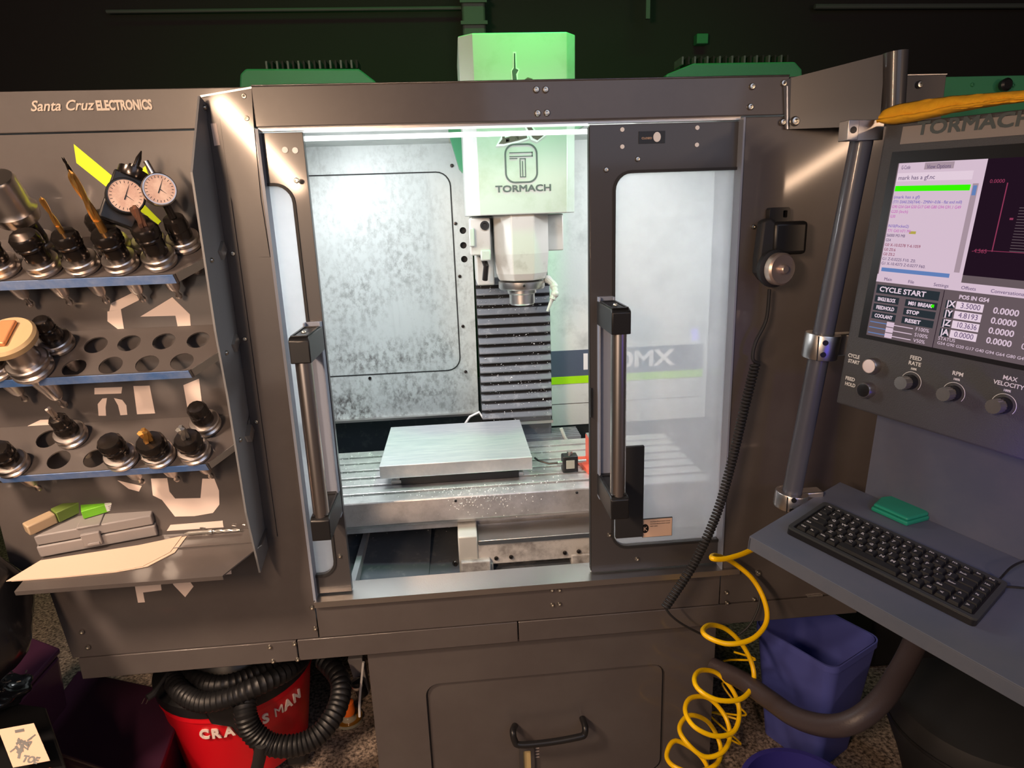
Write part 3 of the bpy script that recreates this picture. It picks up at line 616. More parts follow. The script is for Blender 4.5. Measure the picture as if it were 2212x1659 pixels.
# console arm wing at upper right
YA = 1.31
TL, BL, TR, BR = at(1706, 169, F - .004), at(1700, 279, F - .004), at(1912, 116, YA), at(1900, 272, YA)
wg = B().prism([BL, BR, TR, TL], (0, .004, 0)).build('corner_wing', coatd, E, smooth=0, label='dark folded sheet wing with a rounded end')
e0, e1 = at(1928, 270, YA - .002), at(1934, 113, YA - .002)
B().cyl(e0, e1, .021, .023, 24).build('arm_end', coatd, wg)
B().prism([at(1690, 180, F - .003), at(1706, 169, F - .003), at(1704, 279, F - .003), at(1694, 279, F - .003)], (0, -.004, 0)).build('arm_flange', coatd, wg)
B().prism([at(1699, 186, F - .0075), at(1701, 186, F - .0075), at(1702, 279, F - .0075), at(1699, 279, F - .0075)], (0, -.001, 0)).build('arm_edge', brush, wg)
screw(at(1716, 262, F - .012), .010, (0, -1, 0), wg); 

# ------------------------------------------------------------------ tool racks
TILT = math.atan2(.6, .8)
AX = V((0, -.6, .8)); SD = V((0, -.8, -.6))   # rack normal and its downward slope
XRK = -.470
def rack(zb_, right, holes, lab, L=.122, left=-1.02, tape_l=-1.02, extra=None):
    o0 = V((0, F - .001, zb_))
    def P(x, s): return o0 + V((x, 0, 0)) + SD * s
    r = thing('tool_rack', lab, 'rack', (right, F, zb_), 'sloping tool racks on the left panel')
    hl = []
    for px in holes:
        q = on(*px, o0, AX) - o0; s = q.dot(SD); hl.append(circ(q.x, s, .0225, 20, .0225))
    B().plate([(left, 0), (right, 0), (right, .06), (right - .064, L), (left, L)], hl, P, -AX * .003).build('rack_plate', coat_, r, smooth=0)
    B().prism([P(left, L), P(right - .064, L), P(right - .064, L) - AX * .022, P(left, L) - AX * .022], SD * .002).build('rack_lip', coatd, r, smooth=0)
    B().prism([P(tape_l, L) - AX * .001, P(right - .068, L) - AX * .001, P(right - .068, L) - AX * .022, P(tape_l, L) - AX * .022], SD * .003).build('tape_strip', tape, r, smooth=0, label='blue masking tape strip')
    # the bent-down right edge and its tab
    B().prism([P(right - .064, L), P(right, .06), P(right, .06) - AX * .02, P(right - .064, L) - AX * .02], (.002, 0, 0)).build('rack_side_lip', brush, r, smooth=0)
    B().prism([P(right, .03), P(right, .06), P(right, .06) - AX * .022, P(right, .03) - AX * .022], (.010, 0, 0)).build('rack_tab', brush, r, smooth=0)
    return o0
zr1, zr2, zr3 = 1.491, 1.303, 1.105
T1 = [(10, 585), (100, 582), (183, 578), (267, 575), (350, 568), (90, 541), (250, 540), (330, 537), (402, 532)]
o1 = rack(zr1, XRK, T1, 'topmost sloping tool rack, full of tool holders, with blue tape edge')
H2 = [(160, 794), (239, 789), (318, 786), (393, 781), (207, 745), (279, 741), (354, 737), (428, 734), (75, 800), (130, 749), (0, 803)]
o2 = rack(zr2, XRK, H2, 'middle sloping tool rack with mostly empty holes and blue tape edge')
H3 = [(127, 993), (205, 990), (268, 994), (348, 988), (425, 981), (33, 1008), (160, 946), (448, 922), (103, 948)]
o3 = rack(zr3, XRK + .004, H3, 'lowest tool rack of the three, with collet holders and blue tape edge', tape_l=on(70, 1030, (0, F, zr3 - .073), (0, -1, 0)).x)

def holder(px, o0, lab, kind='collet', bit=None, sc=1.0, body=.055, nut=.024, cat='tool holder'):
    p = on(px[0], px[1], o0, AX)
    x_, y_, z_ = basis(AX, (1, 0, 0))
    t = thing('tool_holder', lab, cat, M=frame(p + AX * .0008, x_, y_, z_), group='tool holders in the racks')
    def part(nm, prof, m_, n=24, lb=None, par=None):
        me = B().lathe([(r * sc if r > .0005 else r, h * sc) for r, h in prof], (0, 0, 0), (0, 0, 1), n).mesh(nm, m_); return link(me, nm, par or t, local=True, label=lb)
    part('taper_shank', [(.010, -.066), (.0125, -.060), (.0195, -.004), (.0195, 0.0)], steel)
    part('pull_stud', [(.0001, -.094), (.0055, -.092), (.0065, -.086), (.004, -.081), (.004, -.073), (.008, -.070), (.008, -.066)], steel, 16)
    part('flange', [(.0195, 0), (.029, .0), (.031, .003), (.031, .008), (.027, .011), (.027, .014), (.031, .017), (.031, .022), (.029, .024), (.02, .025)], steel, 32)
    part('holder_body', [(.021, .024), (.0215, .026), (.0205, body - .004), (.018, body)], oxide, 28)
    h = body
    if kind == 'collet':
        pr = [(.018, h - .002), (nut, h), (nut, h + .004), (nut - .0015, h + .006), (nut, h + .008), (nut, h + .020), (nut - .004, h + .026), (.010, h + .027)]
        part('collet_nut', pr, oxide, 12); h += .027
    elif kind == 'endmill':
        part('holder_collar', [(.021, h - .006), (.022, h), (.019, h + .016), (.012, h + .017)], oxide, 28); h += .017
    if bit:
        nm, r, ln, m_, = bit
        if nm == 'drill':
            part('drill_shank', [(r, h - .003), (r, h + ln * .2)], m_, 12)
            bb = B(); N = 34
            for s_ in (0, math.pi):
                pts = []
                for i in range(N + 1):
                    t_ = i / N; a = s_ + t_ * ln / r * .28; pts.append((math.cos(a) * r * .45, math.sin(a) * r * .45, h + ln * .2 + t_ * ln * .8))
                bb.tube(pts, lambda q: r * .62 * (1 if q < .93 else max(.15, (1 - q) / .07)), 6)
            me = bb.mesh('drill_flutes', m_); me.transform(Matrix.Scale(sc, 4)); link(me, 'drill_flutes', t, local=True)
        elif nm == 'mill':
            bb = B(); N = 10
            for s_ in (0, 2.09, 4.19):
                pts = [(math.cos(s_ + i / N * 1.8) * r * .5, math.sin(s_ + i / N * 1.8) * r * .5, h + ln * i / N) for i in range(N + 1)]
                bb.tube(pts, r * .55, 5)
            me = bb.mesh('cutter', m_); me.transform(Matrix.Scale(sc, 4)); link(me, 'cutter', t, local=True)
    return t, h * sc
# top rack
holder(T1[0], o1, 'dark collet holder at the left end of the front row of the top rack', bit=None)
holder(T1[1], o1, 'squat empty collet holder, second from left in the top rack front row', nut=.026)
holder(T1[2], o1, 'tool holder with a short slender gold drill in the top rack', bit=('drill', .0045, .075, gold))
holder(T1[3], o1, 'tool holder with a long thick gold twist drill in the top rack', bit=('drill', .007, .125, gold), nut=.026)
holder(T1[4], o1, 'tool holder with a stubby coppery cutter at the right of the top rack front row', bit=('mill', .008, .04, mat('copper_cutter', (.75, .42, .3), .25, .9)), body=.06)
t, h = holder(T1[5], o1, 'large tool holder topped by a wide chrome cylinder at far left of the top rack', kind='', body=.065, sc=1.1)
link(B().lathe([(.02, .060), (.036, .075), (.040, .095), (.034, .105), (.034, .155), (.031, .160)], (0, 0, 0), (0, 0, 1), 36).mesh('chrome_cylinder', steel), 'chrome_cylinder', t, local=True)
holder(T1[6], o1, 'tool holder with a thin dark long drill behind the thick gold drill', bit=('drill', .0035, .12, oxide))
# coaxial dial indicators in holders
def dial_tool(px, lab, cpx, rad, bigbody):
    t, h = holder(px, o1, lab, kind='endmill', body=.05, cat='dial gauge')
    base = on(px[0], px[1], o1, AX)
    Wm = W[t.name]
    yy = base.y - .08
    pc_ = at(cpx[0], cpx[1], yy)
    top = Wm @ V((0, 0, h)); n = (CAM - pc_).normalized(); n = (n + V((.1, 0, .15))).normalized()
    bk = pc_ - n * .022
    B().tube([top, top.lerp(bk, .5), bk], .007 if not bigbody else .012, 12).build('gauge_stem', oxide, t)
    B().lathe([(rad * .9, 0), (rad + .002, .002), (rad + .002, .018), (rad, .0205), (rad - .002, .0205), (rad - .002, .0185), (.0001, .0185)], bk, n, 36).build('gauge_case', black if bigbody else steel, t)
    f = B().lathe([(rad - .002, 0), (rad - .002, .0008)], bk + n * .0187, n, 36).build('gauge_face', dial, t)
    x_, y_, z_ = basis(n, (1, 0, 0)); fc = bk + n * .0198
    bb = B()
    for i in range(24):
        a = 2 * math.pi * i / 24; d_ = x_ * math.cos(a) + y_ * math.sin(a); s_ = (x_ * -math.sin(a) + y_ * math.cos(a)) * .0005
        bb.add([fc + d_ * rad * .72 - s_, fc + d_ * rad * .72 + s_, fc + d_ * rad * .86 + s_, fc + d_ * rad * .86 - s_], [(0, 1, 2, 3)])
    bb.build('gauge_marks', black, f, smooth=0)
    ndl = B(); d_ = x_ * .35 + y_ * .94; s_ = d_.cross(n) * .0011
    ndl.add([fc + n * .0003 - s_ - d_ * .008, fc + n * .0003 + s_ - d_ * .008, fc + n * .0003 + s_ * .2 + d_ * rad * .7, fc + n * .0003 - s_ * .2 + d_ * rad * .7], [(0, 1, 2, 3)]).build('needle', black, f, smooth=0)
    ndl = B(); d_ = x_ * .8 - y_ * .6; s_ = d_.cross(n) * .0008
    ndl.add([fc + n * .0003 - s_, fc + n * .0003 + s_, fc + n * .0003 + s_ * .2 + d_ * rad * .5, fc + n * .0003 - s_ * .2 + d_ * rad * .5], [(0, 1, 2, 3)]).build('needle', black, f, smooth=0)
    return t, pc_, x_, y_, n, bk
t, pc_, x_, y_, n, bk = dial_tool(T1[7], 'black-bodied round dial gauge with pinkish face above the top rack', (272, 422), .0305, True)
sl = AX * .93 + V((-.25, 0, 0))
Mb = frame(bk - n * .012, *basis(n, (.93, 0, -.35)))
B().box((0, 0, 0), (.062, .098, .024), None)
bb = B().box((0, -.004, 0), (.060, .095, .024)); me = bb.mesh('gauge_block', black); me.transform(Mb); link(me, 'gauge_block', t, bevel=.004)
up = Mb.to_3x3() @ V((0, 1, 0)); B().lathe([(.024, 0), (.026, .006), (.026, .016), (.012, .018), (.012, .024), (.005, .026), (.005, .040), (.001, .055)], bk - n * .012 + up * .040, up, 20).build('gauge_cap', oxide, t)
t, pc_, x_, y_, n, bk = dial_tool(T1[8], 'small silver-rimmed dial gauge at the right end of the top rack', (345, 408), .0275, False)
B().cyl(bk + n * .01 + y_ * .022 - x_ * .004, bk + n * .01 + y_ * .05 - x_ * .016, .005, n=12).build('gauge_knob', steel, t)
# middle rack
t, h = holder(H2[8], o2, 'chrome shell mill holder with a broad cream disc face cutter on the middle rack', kind='', body=.06, sc=1.25)
shell = mat('cream_cutter', (.62, .46, .26), .35, .3)
link(B().lathe([(.020, .070), (.033, .072), (.048, .082), (.050, .094), (.046, .100), (.02, .101)], (0, 0, 0), (0, 0, 1), 40).mesh('cutter_disc', shell), 'cutter_disc', t, local=True)
bb = B(); bb.bx(-.014, .014, -.03, .03, .101, .110); link(bb.mesh('drive_key', mat('orange_key', (.75, .33, .15), .35, .4)), 'drive_key', t, local=True, bevel=.003)
link(B().lathe([(.024, .0), (.027, .002), (.027, .068), (.024, .070)], (0, 0, 0), (0, 0, 1), 30).mesh('chrome_sleeve', steel), 'chrome_sleeve', t, local=True)
holder(H2[9], o2, 'slim dark collet holder standing behind the cream disc cutter on the middle rack', body=.05, nut=.018)
holder(H2[10], o2, 'dark collet holder cut by the left picture edge on the middle rack', body=.05)
# lowest rack
holder(H3[2], o3, 'empty tall collet holder, left of the gold-tipped one on the lowest rack', body=.045)
holder(H3[3], o3, 'tool holder with a stubby gold end mill on the lowest rack', bit=('mill', .010, .030, gold), body=.035, nut=.028)
holder(H3[4], o3, 'tool holder with a stubby silver end mill on the lowest rack', bit=('mill', .009, .030, carb), body=.035, nut=.026)
holder(H3[5], o3, 'collet holder near the left end of the lowest rack', body=.04)
holder(H3[6], o3, 'tall slim holder in the back row of the lowest rack beside the empty holes', body=.045, nut=.018, bit=('mill', .006, .03, steel))
holder(H3[7], o3, 'dark collet holder in the back row at the right end of the lowest rack', body=.045, nut=.02)

# ------------------------------------------------------------------ bottom shelf with boxes
zb4 = at(500, 1145, F - .001).z; yf4 = F - .150; zf4 = at(400, 1249, yf4).z
o4 = V((0, F - .001, zb4)); s4 = (V((0, yf4, zf4)) - o4); L4 = s4.length; s4.normalize(); n4 = V((1, 0, 0)).cross(s4); n4 = n4 if n4.z > 0 else -n4
def P4(x, s): return o4 + V((x, 0, 0)) + s4 * s
lx4 = on(28, 1262, P4(0, L4), (0, -1, 0)).x
sh = thing('lower_shelf', 'folded sheet shelf below the tool racks holding a grey case and paper', 'shelf', (XRK, F, zb4))
B().prism([P4(lx4, 0), P4(XRK + .01, 0), P4(XRK + .01, .06), P4(XRK - .045, L4), P4(lx4, L4)], -n4 * .003).build('shelf_plate', coat_, sh, smooth=0)
B().prism([P4(lx4, L4), P4(XRK - .045, L4), P4(XRK - .045, L4) - n4 * .010, P4(lx4, L4) - n4 * .010], s4 * .002).build('shelf_lip', coat_, sh, smooth=0)
B().prism([P4(lx4 + .1, .052), P4(XRK, .052), P4(XRK, .054), P4(lx4 + .1, .054)], n4 * .003).build('shelf_fold', coat_, sh, smooth=0)
def q4(x, y): return on(x, y, o4, n4)
# paper
pp_ = [q4(14, 1258), q4(120, 1250), q4(240, 1238), q4(308, 1226), q4(368, 1195), q4(394, 1160), q4(300, 1180), q4(88, 1213)]
bb = B().prism([p + n4 * .002 for p in pp_], n4 * .0012); o = bb.build('paper_sheet', paper, smooth=0); tag(o, 'creased peach-lit paper sheet under the grey case on the lower shelf', 'paper')
bb = B().prism([p + n4 * .0008 + V((.01, 0, 0)) for p in pp_], n4 * .0010); o = bb.build('paper_sheet', paper, smooth=0); tag(o, 'second paper sheet lying directly beneath the creased one', 'paper')
# grey case (two shells with latches)
A_, B_, C_ = q4(88, 1208) + n4 * .0034, q4(342, 1160) + n4 * .0034, q4(376, 1122) + n4 * .0034
ex = (B_ - A_).normalized(); lc = (B_ - A_).length; ey = (n4.cross(ex)).normalized(); dc = .088
cs = thing('drill_case', 'closed grey plastic drill case lying on paper on the lower shelf', 'case', M=frame(A_, ex, ey, n4))
def lbox(par, nm, x0, x1, y0, y1, z0, z1, m_, bev=.0025, lb=None):
    return link(B().bx(x0, x1, y0, y1, z0, z1).mesh(nm, m_), nm, par, bevel=bev, local=True, label=lb)
lbox(cs, 'lower_shell', 0, lc, 0, dc, 0, .028, greyb, .003); lbox(cs, 'upper_shell', .002, lc - .002, .002, dc - .002, .030, .055, greyb, .003)
lbox(cs, 'shell_seam', .004, lc - .004, .004, dc - .004, .026, .032, black, 0)
lbox(cs, 'latch', lc * .38, lc * .54, -.006, .002, .010, .042, greyb, .002); lbox(cs, 'latch_tab', lc * .42, lc * .52, -.009, -.005, .012, .018, greyb, .001)
lbox(cs, 'latch', lc * .36, lc * .56, .0, dc * .9, .053, .058, greyb, .002)
# lime and white carton, and clear tube box on top
c0 = A_ + n4 * .0600 + ex * (lc * .38) + ey * .045
e2 = (ex * .96 + ey * .26).normalized(); e3 = n4.cross(e2)
ct = thing('small_carton', 'small lime green carton with a white barcode label on the grey case', 'carton', M=frame(c0, e2, e3, n4))
lbox(ct, 'carton_body', 0, .125, -.018, .012, 0, .020, lime, .001)
lbox(ct, 'carton_label', .045, .108, -.0186, -.018, .002, .019, MATS['rivet_pale'], 0, 'white label'); lbox(ct, 'carton_label', .045, .108, -.018, .010, .020, .0205, MATS['rivet_pale'], 0)
lbox(ct, 'barcode', .092, .104, -.0192, -.0186, .006, .016, black, 0)
for k in range(3): lbox(ct, 'label_line', .050, .086, -.0191, -.0186, .005 + k * .004, .0058 + k * .004, black, 0)
e2 = (ex * .80 + ey * .60).normalized(); e3 = n4.cross(e2)
c1 = A_ + n4 * .0600 - ex * .008 + ey * .008
cv = thing('clear_tube_box', 'clear plastic tube box with a green sleeve leaning on the grey case', 'box', M=frame(c1, e2, e3, n4))
lbox(cv, 'clear_end', 0, .055, -.013, .013, 0, .024, mat('cream_clear', (.55, .42, .28), .2, trans=.25), .003); lbox(cv, 'green_sleeve', .056, .125, -.014, .014, 0, .026, mat('olive_green', (.13, .20, .04), .4), .002)
# loose drills at right
def loose(px0, px1, r, m_, lab, nm='loose_drill'):
    a_, b_ = q4(*px0), q4(*px1)
    a_ += n4 * (r + .0035); b_ += n4 * (r + .0035); d_ = (b_ - a_)
    t = thing(nm, lab, 'drill', a_)
    B().lathe([(r * .1, 0), (r, d_.length * .08), (r, d_.length * .42), (r * 1.25, d_.length * .44), (r * 1.25, d_.length * .5)], a_, d_, 14).build('drill_shank', m_, t)
    bb = B(); x_, y_, z_ = basis(d_, (0, 0, 1)); N = 20
    for s_ in (0, math.pi): bb.tube([a_ + d_ * (.5 + .5 * i / N) + (x_ * math.cos(s_ + i * .55) + y_ * math.sin(s_ + i * .55)) * r * .4 for i in range(N + 1)], r * .5, 6)
    bb.build('drill_flutes', m_ if m_ is not gold else gold, t)
loose((362, 1150), (532, 1139), .005, steel, 'upper of two loose steel drills behind the paper on the lower shelf')
loose((400, 1158), (520, 1150), .004, carb, 'lower of two loose steel drills behind the paper on the lower shelf')

# ================================================================== BASE CABINET
BC = thing('base_cabinet', 'brown-grey base cabinet with recessed door panel under the enclosure', 'cabinet', (.17, F, 0))
bx0 = at(795, 1430, F + .01).x - .0; bx1 = at(1545, 1400, F + .01).x
B().plate([(bx0, 0), (bx1, 0), (bx1, ZU - .002), (bx0, ZU - .002)], [rrect(-.135, .485, .02, .365, .035)], front(F + .012), (0, .01, 0)).build('cabinet_front', coat_, BC, smooth=0)
B().plate(rrect(-.131, .481, .024, .361, .032), [], front(F + .020), (0, .005, 0)).build('cabinet_door', coat_, BC, smooth=0, bevel=.003)
B().bx(bx0, bx0 + .005, F + .022, 2.3, 0, ZU - .002).build('cabinet_side', coatd, BC); B().bx(bx1 - .005, bx1, F + .022, 2.3, 0, ZU - .002).build('cabinet_side', coatd, BC)
B().bx(bx0, bx1, F + .026, F + .028, 0, ZU - .002).build('cabinet_inner', coatd, BC)
Yp = F + .019; hp = [at(1112, 1568, Yp), at(1108, 1580, F - .018), at(1112, 1600, F - .025), at(1125, 1609, F - .028), at(1190, 1603, F - .028), at(1250, 1592, F - .028), at(1262, 1586, F - .025), at(1264, 1570, F - .018), at(1258, 1552, Yp)]
def smooth_pts(p, n=6):
    out = []; P = [p[0]] + list(p) + [p[-1]]
    for i in range(1, len(P) - 2):
        for k in range(n):
            t_ = k / n; a, b_, c, d_ = P[i - 1], P[i], P[i + 1], P[i + 2]
            out.append(.5 * ((2 * b_) + (c - a) * t_ + (2 * a - 5 * b_ + 4 * c - d_) * t_ ** 2 + (3 * b_ - a - 3 * c + d_) * t_ ** 3))
    out.append(P[-2]); return out
B().tube(smooth_pts(hp), .0085, 12).build('pull_handle', black, BC)
a = at(1121, 1612, F + .012); c = at(1156, 1690, F + .012)
B().plate(rrect(a.x, c.x, .03, a.z, .010), [rrect(a.x + .010, c.x - .010, .04, a.z - .012, .004)], front(F + .006), (0, .014, 0)).build('sight_gauge_frame', coatd, BC, bevel=.001)
B().bx(a.x + .008, c.x - .008, F + .014, F + .016, .04, a.z - .01).build('sight_gauge_tube', mat('gauge_amber', (.50, .38, .18), .15), BC)
for k in range(5): B().bx(c.x + .004, c.x + .014, F + .0185, F + .020, a.z - .010 - k * .0095, a.z - .009 - k * .0095).build('gauge_tick', vinw, BC)
for px in ((1745, 1288),): B().bx(at(1742, 1285).x, at(1775, 1285).x, F - .006, F - .001, at(1745, 1286).z - .003, at(1745, 1286).z).build('latch_hook', brush, E)
for px in ((1637, 1237),): screw(at(*px), .008, parent=E)

# ================================================================== CONSOLE
u = V((.3581, -.9330, -.0363)).normalized(); v = V((-.082, .0073, -.9966)); v = (v - u * v.dot(u)).normalized(); n = u.cross(v)
if n.dot(CAM - at(1805, 870, 1.18)) < 0: n = -n
MO = at(1805, 870, 1.18)
def mp(x, y, d=0): return on(x, y, MO + n * d, n)
def muv(x, y): q = mp(x, y) - MO; return q.dot(u), q.dot(v)
def MP(a, b_, d=0): return MO + u * a + v * b_ + n * d
CO = thing('control_console', 'dark touchscreen control console with knobs, clamped to a slanted post', 'console', MO)
WM, HM = .62, -.520
slant = -.0
def cbox(nm, a0, a1, b0, b1, d0, d1, m_, par, bev=.0, lb=None, inset=0):
    pts = [MP(a0, b0, d0), MP(a1, b0, d0), MP(a1, b1, d0), MP(a0, b1, d0)]
    return B().prism(pts, n * (d1 - d0)).build(nm, m_, par, smooth=0, bevel=bev, label=lb)
scx0, scy0 = muv(1905, 270); s1x, s1y = muv(1945, 353); s2x, s2y = muv(1870, 722); tx, ty = muv(1945, 312)
sx = (s1x + s2x) / 2; 
cbox('console_case', 0, WM, -.52, 0, -.05, 0, bezel, CO, .004)
cbox('badge_strip', .035, WM, -.512, ty, 0, .0015, strip_, CO, 0, 'grey-brown badge strip')
cbox('screen_rim', sx - .016, WM, s1y - .020, s2y + .008, 0, .001, black, CO)
cbox('screen', sx, WM, s1y, s2y, .001, .002, s_grey, CO, 0, 'lit pinkish screen')
scr = CO
def mtext(s, px, size, m_, width=None, d=.0024, bold=0, align='LEFT', name='screen_text', par=None, heavy=0):
    p = mp(*px); q = p - MO; P0 = MP(q.dot(u), q.dot(v), d)
    return text(s, size, m_, frame(P0, u, -v, n if u.cross(-v).dot(n) > 0 else -n), par or CO, name=name, width=width, extrude=.0001, bold=bold, align=align, heavy=heavy)
def mrect(px0, px1, m_, nm='screen_field', d=.0022, d0=.002, rect=True):
    a0, b0 = muv(*px0); a1, b1 = muv(*px1)
    return cbox(nm, a0, a1, b0, b1, d0, d, m_, CO)
mtext('TORMACH', (1978, 293), .030, decal, width=.175, heavy=.0018, d=.002, name='lettering')
def a_at(y): return None
# screen content laid out in screen coordinates (metres from the screen's upper left corner)
X0, Yt = sx, s1y; H = s2y - s1y
def sr(a0, b0, a1, b1, m_, lvl=1, nm='screen_field'): return cbox(nm, X0 + a0, X0 + a1, Yt + b0 * H, Yt + b1 * H, .002 + (lvl - 1) * .0002, .0022 + (lvl - 1) * .0002, m_, CO)
def stx(s, a, b_, size, m_, width=None, bold=0): 
    P0 = MP(X0 + a, Yt + b_ * H, .0029); return text(s, size, m_, frame(P0, u, -v, u.cross(-v)), CO, name='screen_text', width=width, extrude=.0001, bold=bold)
wcode = muv(2135, 350)[0] - X0
bq = .63
sr(0.002, .0, wcode, bq, s_pink); sr(wcode, .0, WM - X0, bq - .04, s_dark)
sr(wcode * .32, .0, wcode, .035, s_pink, 2); sr(wcode * .33, .004, wcode * .66, .04, s_tab, 3)
stx('G-Code', .008, .034, .009, s_txt, width=.016); stx('View Options', wcode * .36, .036, .009, s_txt, width=wcode * .27)
sr(.003, .055, wcode * .88, .10, s_white, 2); stx('mark has a gf.nc', .006, .092, .010, s_txt)
sr(.003, .125, wcode * .88, .155, s_green, 2)
sr(wcode * .90, .12, wcode * .96, .58, s_tab, 2); sr(wcode * .91, .13, wcode * .95, .18, s_blue, 3)
rows = [('(mark has a gf)', s_violet), ('(T71 DIA0.250(7/64) - ZMIN=-0.06 - flat end mill)', s_violet), ('G90 G54 G64 G50 G17 G40 G80 G94 G91.1 G49', s_mag), ('G20 (Inch)', s_mag), ('G30', s_mag), ('', s_txt), ('N10(Pocket2)', s_violet), ('T71 G43 H71 M6', s_mag), ('S6000 M3 M8', s_txt), ('G54', s_txt), ('G0 X-10.0278 Y-6.1059', s_red), ('G0 Z0.6', s_red), ('G0 Z0.2', s_red), ('G1 Z-0.0225 F10. Z0.', s_txt), ('G1 X-10.4373 Z-0.0277 F60.', s_txt)]
for k, (s, m_) in enumerate(rows):
    if s: stx(s, .004, .195 + k * .027, .0072, m_, width=min(wcode * .8, len(s) * .0031))
sr(wcode * .3, .345 + .03, wcode * .38, .39, emit('screen_yellow', (.6, .5, .1), .6), 2)
sr(.006, .59, wcode * .86, .612, s_blue, 2)
# toolpath view
for a0, b0, a1, b1 in ((wcode + .035, .12, wcode + .0365, .46), (wcode + .012, .455, wcode + .14, .458), (wcode + .05, .29, wcode + .055, .30)): sr(a0, b0, a1, b1, s_red, 2)
stx('0.0000', wcode + .01, .12, .008, s_red); stx('-4.565', wcode + .006, .47, .009, s_red)
for k in range(16): sr(wcode + .06, .24 + k * .014, wcode + .11, .243 + k * .014, s_grey, 2)
sr(0, bq, WM - X0, bq + .045, s_pink, 1)
for k, s in enumerate(('Main', 'File', 'Settings', 'Offsets', 'Conversational')): stx(s, .015 + k * .045, bq + .034, .008, s_txt)
# buttons
def btn(s, a0, a1, b0, b1, sz=.010):
    sr(a0, b0, a1, b1, s_btn, 2, 'screen_button'); stx(s, a0 + .006, b1 - (b1 - b0) * .25, sz, s_white, width=min((a1 - a0) * .75, len(s) * sz * .62), bold=.0003)
btn('CYCLE START', .004, .118, bq + .062, bq + .112, .0125)
btn('SINGLE BLOCK', .004, .050, bq + .125, bq + .165, .009); btn('M01 BREAK', .062, .118, bq + .125, bq + .165, .009)
btn('FEEDHOLD', .004, .050, bq + .175, bq + .215, .009); btn('STOP', .062, .118, bq + .175, bq + .215, .009)
btn('COOLANT', .004, .050, bq + .225, bq + .265, .009); btn('RESET', .062, .118, bq + .225, bq + .265, .009)
sr(.108, bq + .135, .113, bq + .152, s_green, 3, 'screen_light')
for k, s in enumerate(('F100%', 'S100%', 'V50%')):
    b0 = bq + .283 + k * .033
    sr(.003, b0, .04, b0 + .005, s_blue, 2); sr(.04, b0, .085, b0 + .005, s_pink, 2); sr(.036, b0 - .012, .050, b0 + .016, s_pink, 3, 'screen_slider'); stx(s, .090, b0 + .010, .009, s_pink)
sr(.124, bq + .05, .125, 1, s_dark, 2)
stx('POS IN G54', .150, bq + .085, .009, s_pink, bold=.0003)
for k, (s, val) in enumerate((('X', '3.5000'), ('Y', '4.8193'), ('Z', '10.3636'), ('A', '0.0000'))):
    b0 = bq + .10 + k * .052
    sr(.131, b0, .145, b0 + .042, s_btn, 2); stx('|' + s, .133, b0 + .033, .014, s_white, bold=.0004)
    sr(.148, b0, .190, b0 + .042, s_white, 2); stx(val, .155, b0 + .033, .0125, s_txt, width=.030)
    stx('0.0000', .205, b0 + .036, .0135, s_pink, bold=.0003); stx('0.0000', .255, b0 + .036, .0135, s_pink)
stx('STATUS', .131, bq + .32, .008, s_pink); stx('G54 G90 G20 G17 G40 G94 G64 G80 G49 G50', .131, bq + .345, .007, s_pink, width=.15)
# controls below the screen
def button(px, m_, lab):
    p = mp(*px); pr = CO
    B().lathe([(.0155, 0), (.0155, .012), (.0135, .0155), (.0125, .0155), (.0125, .013), (.0001, .013)], p - n * 0 + n * 0, n, 28).build('push_button', m_[0], pr, label=lab)
    B().lathe([(.0125, .013), (.0125, .0148), (.0105, .0155), (.0001, .0155)], p, n, 28).build('button_cap', m_[1], pr)
def off(px, d): return px
button((1888, 790), (steel, mat('button_white', (.8, .72, .72), .4)), 'white cycle start button'); button((1876, 842), (steel, black), 'black feed hold button')
mtext('CYCLE', (1832, 770), .0095, MATS['rivet_pale'], bold=.0003, width=.024, name='lettering', d=.0004); mtext('START', (1832, 782), .0095, MATS['rivet_pale'], bold=.0003, width=.024, name='lettering', d=.0004)
mtext('FEED', (1826, 819), .0095, MATS['rivet_pale'], bold=.0003, width=.020, name='lettering', d=.0004); mtext('HOLD', (1825, 831), .0095, MATS['rivet_pale'], bold=.0003, width=.022, name='lettering', d=.0004)
for (kx, ky, s1, s2) in ((1968, 825, 'FEED', 'RATE'), (2060, 849, 'RPM', ''), (2168, 875, 'MAX', 'VELOCITY')):
    p = mp(kx, ky)
    kn = B().lathe([(.013, 0), (.013, .012), (.0125, .014)], p, n, 30).build('knob_skirt', black, CO)
    kc = []
    bb = B(); x_, y_, z_ = basis(n, u); N = 36
    pr_ = [(.0115 + (.0006 if i % 2 else 0)) for i in range(N)]
    vs = [p + n * .014 + (x_ * math.cos(2 * math.pi * i / N) + y_ * math.sin(2 * math.pi * i / N)) * pr_[i] for i in range(N)] + [p + n * .030 + (x_ * math.cos(2 * math.pi * i / N) + y_ * math.sin(2 * math.pi * i / N)) * pr_[i] * .96 for i in range(N)]
    bb.add(vs, [(i, (i + 1) % N, N + (i + 1) % N, N + i) for i in range(N)] + [tuple(range(N)), tuple(N + i for i in range(N))]).build('knob', brush, CO, label='knurled silver knob')
    q = p - MO; a0, b0 = q.dot(u), q.dot(v)
    bb = B(); pts = [MP(a0 + .018 * math.cos(t_), b0 + .018 * math.sin(t_), .0005) for t_ in [math.radians(-215 + i * 250 / 24) for i in range(25)]]
    bb.tube(pts, .0005, 4).build('dial_arc', MATS['rivet_pale'], CO)
    def kt(s, db, sz): 
        if s: text(s, sz, MATS['rivet_pale'], frame(MP(a0, b0 - db, .0004), u, -v, u.cross(-v)), CO, extrude=.0001, bold=.0002, align='CENTER')
    kt('100%', .022, .005); kt(s2 or s1, .030, .0095)
    if s2: kt(s1, .040, .0095)
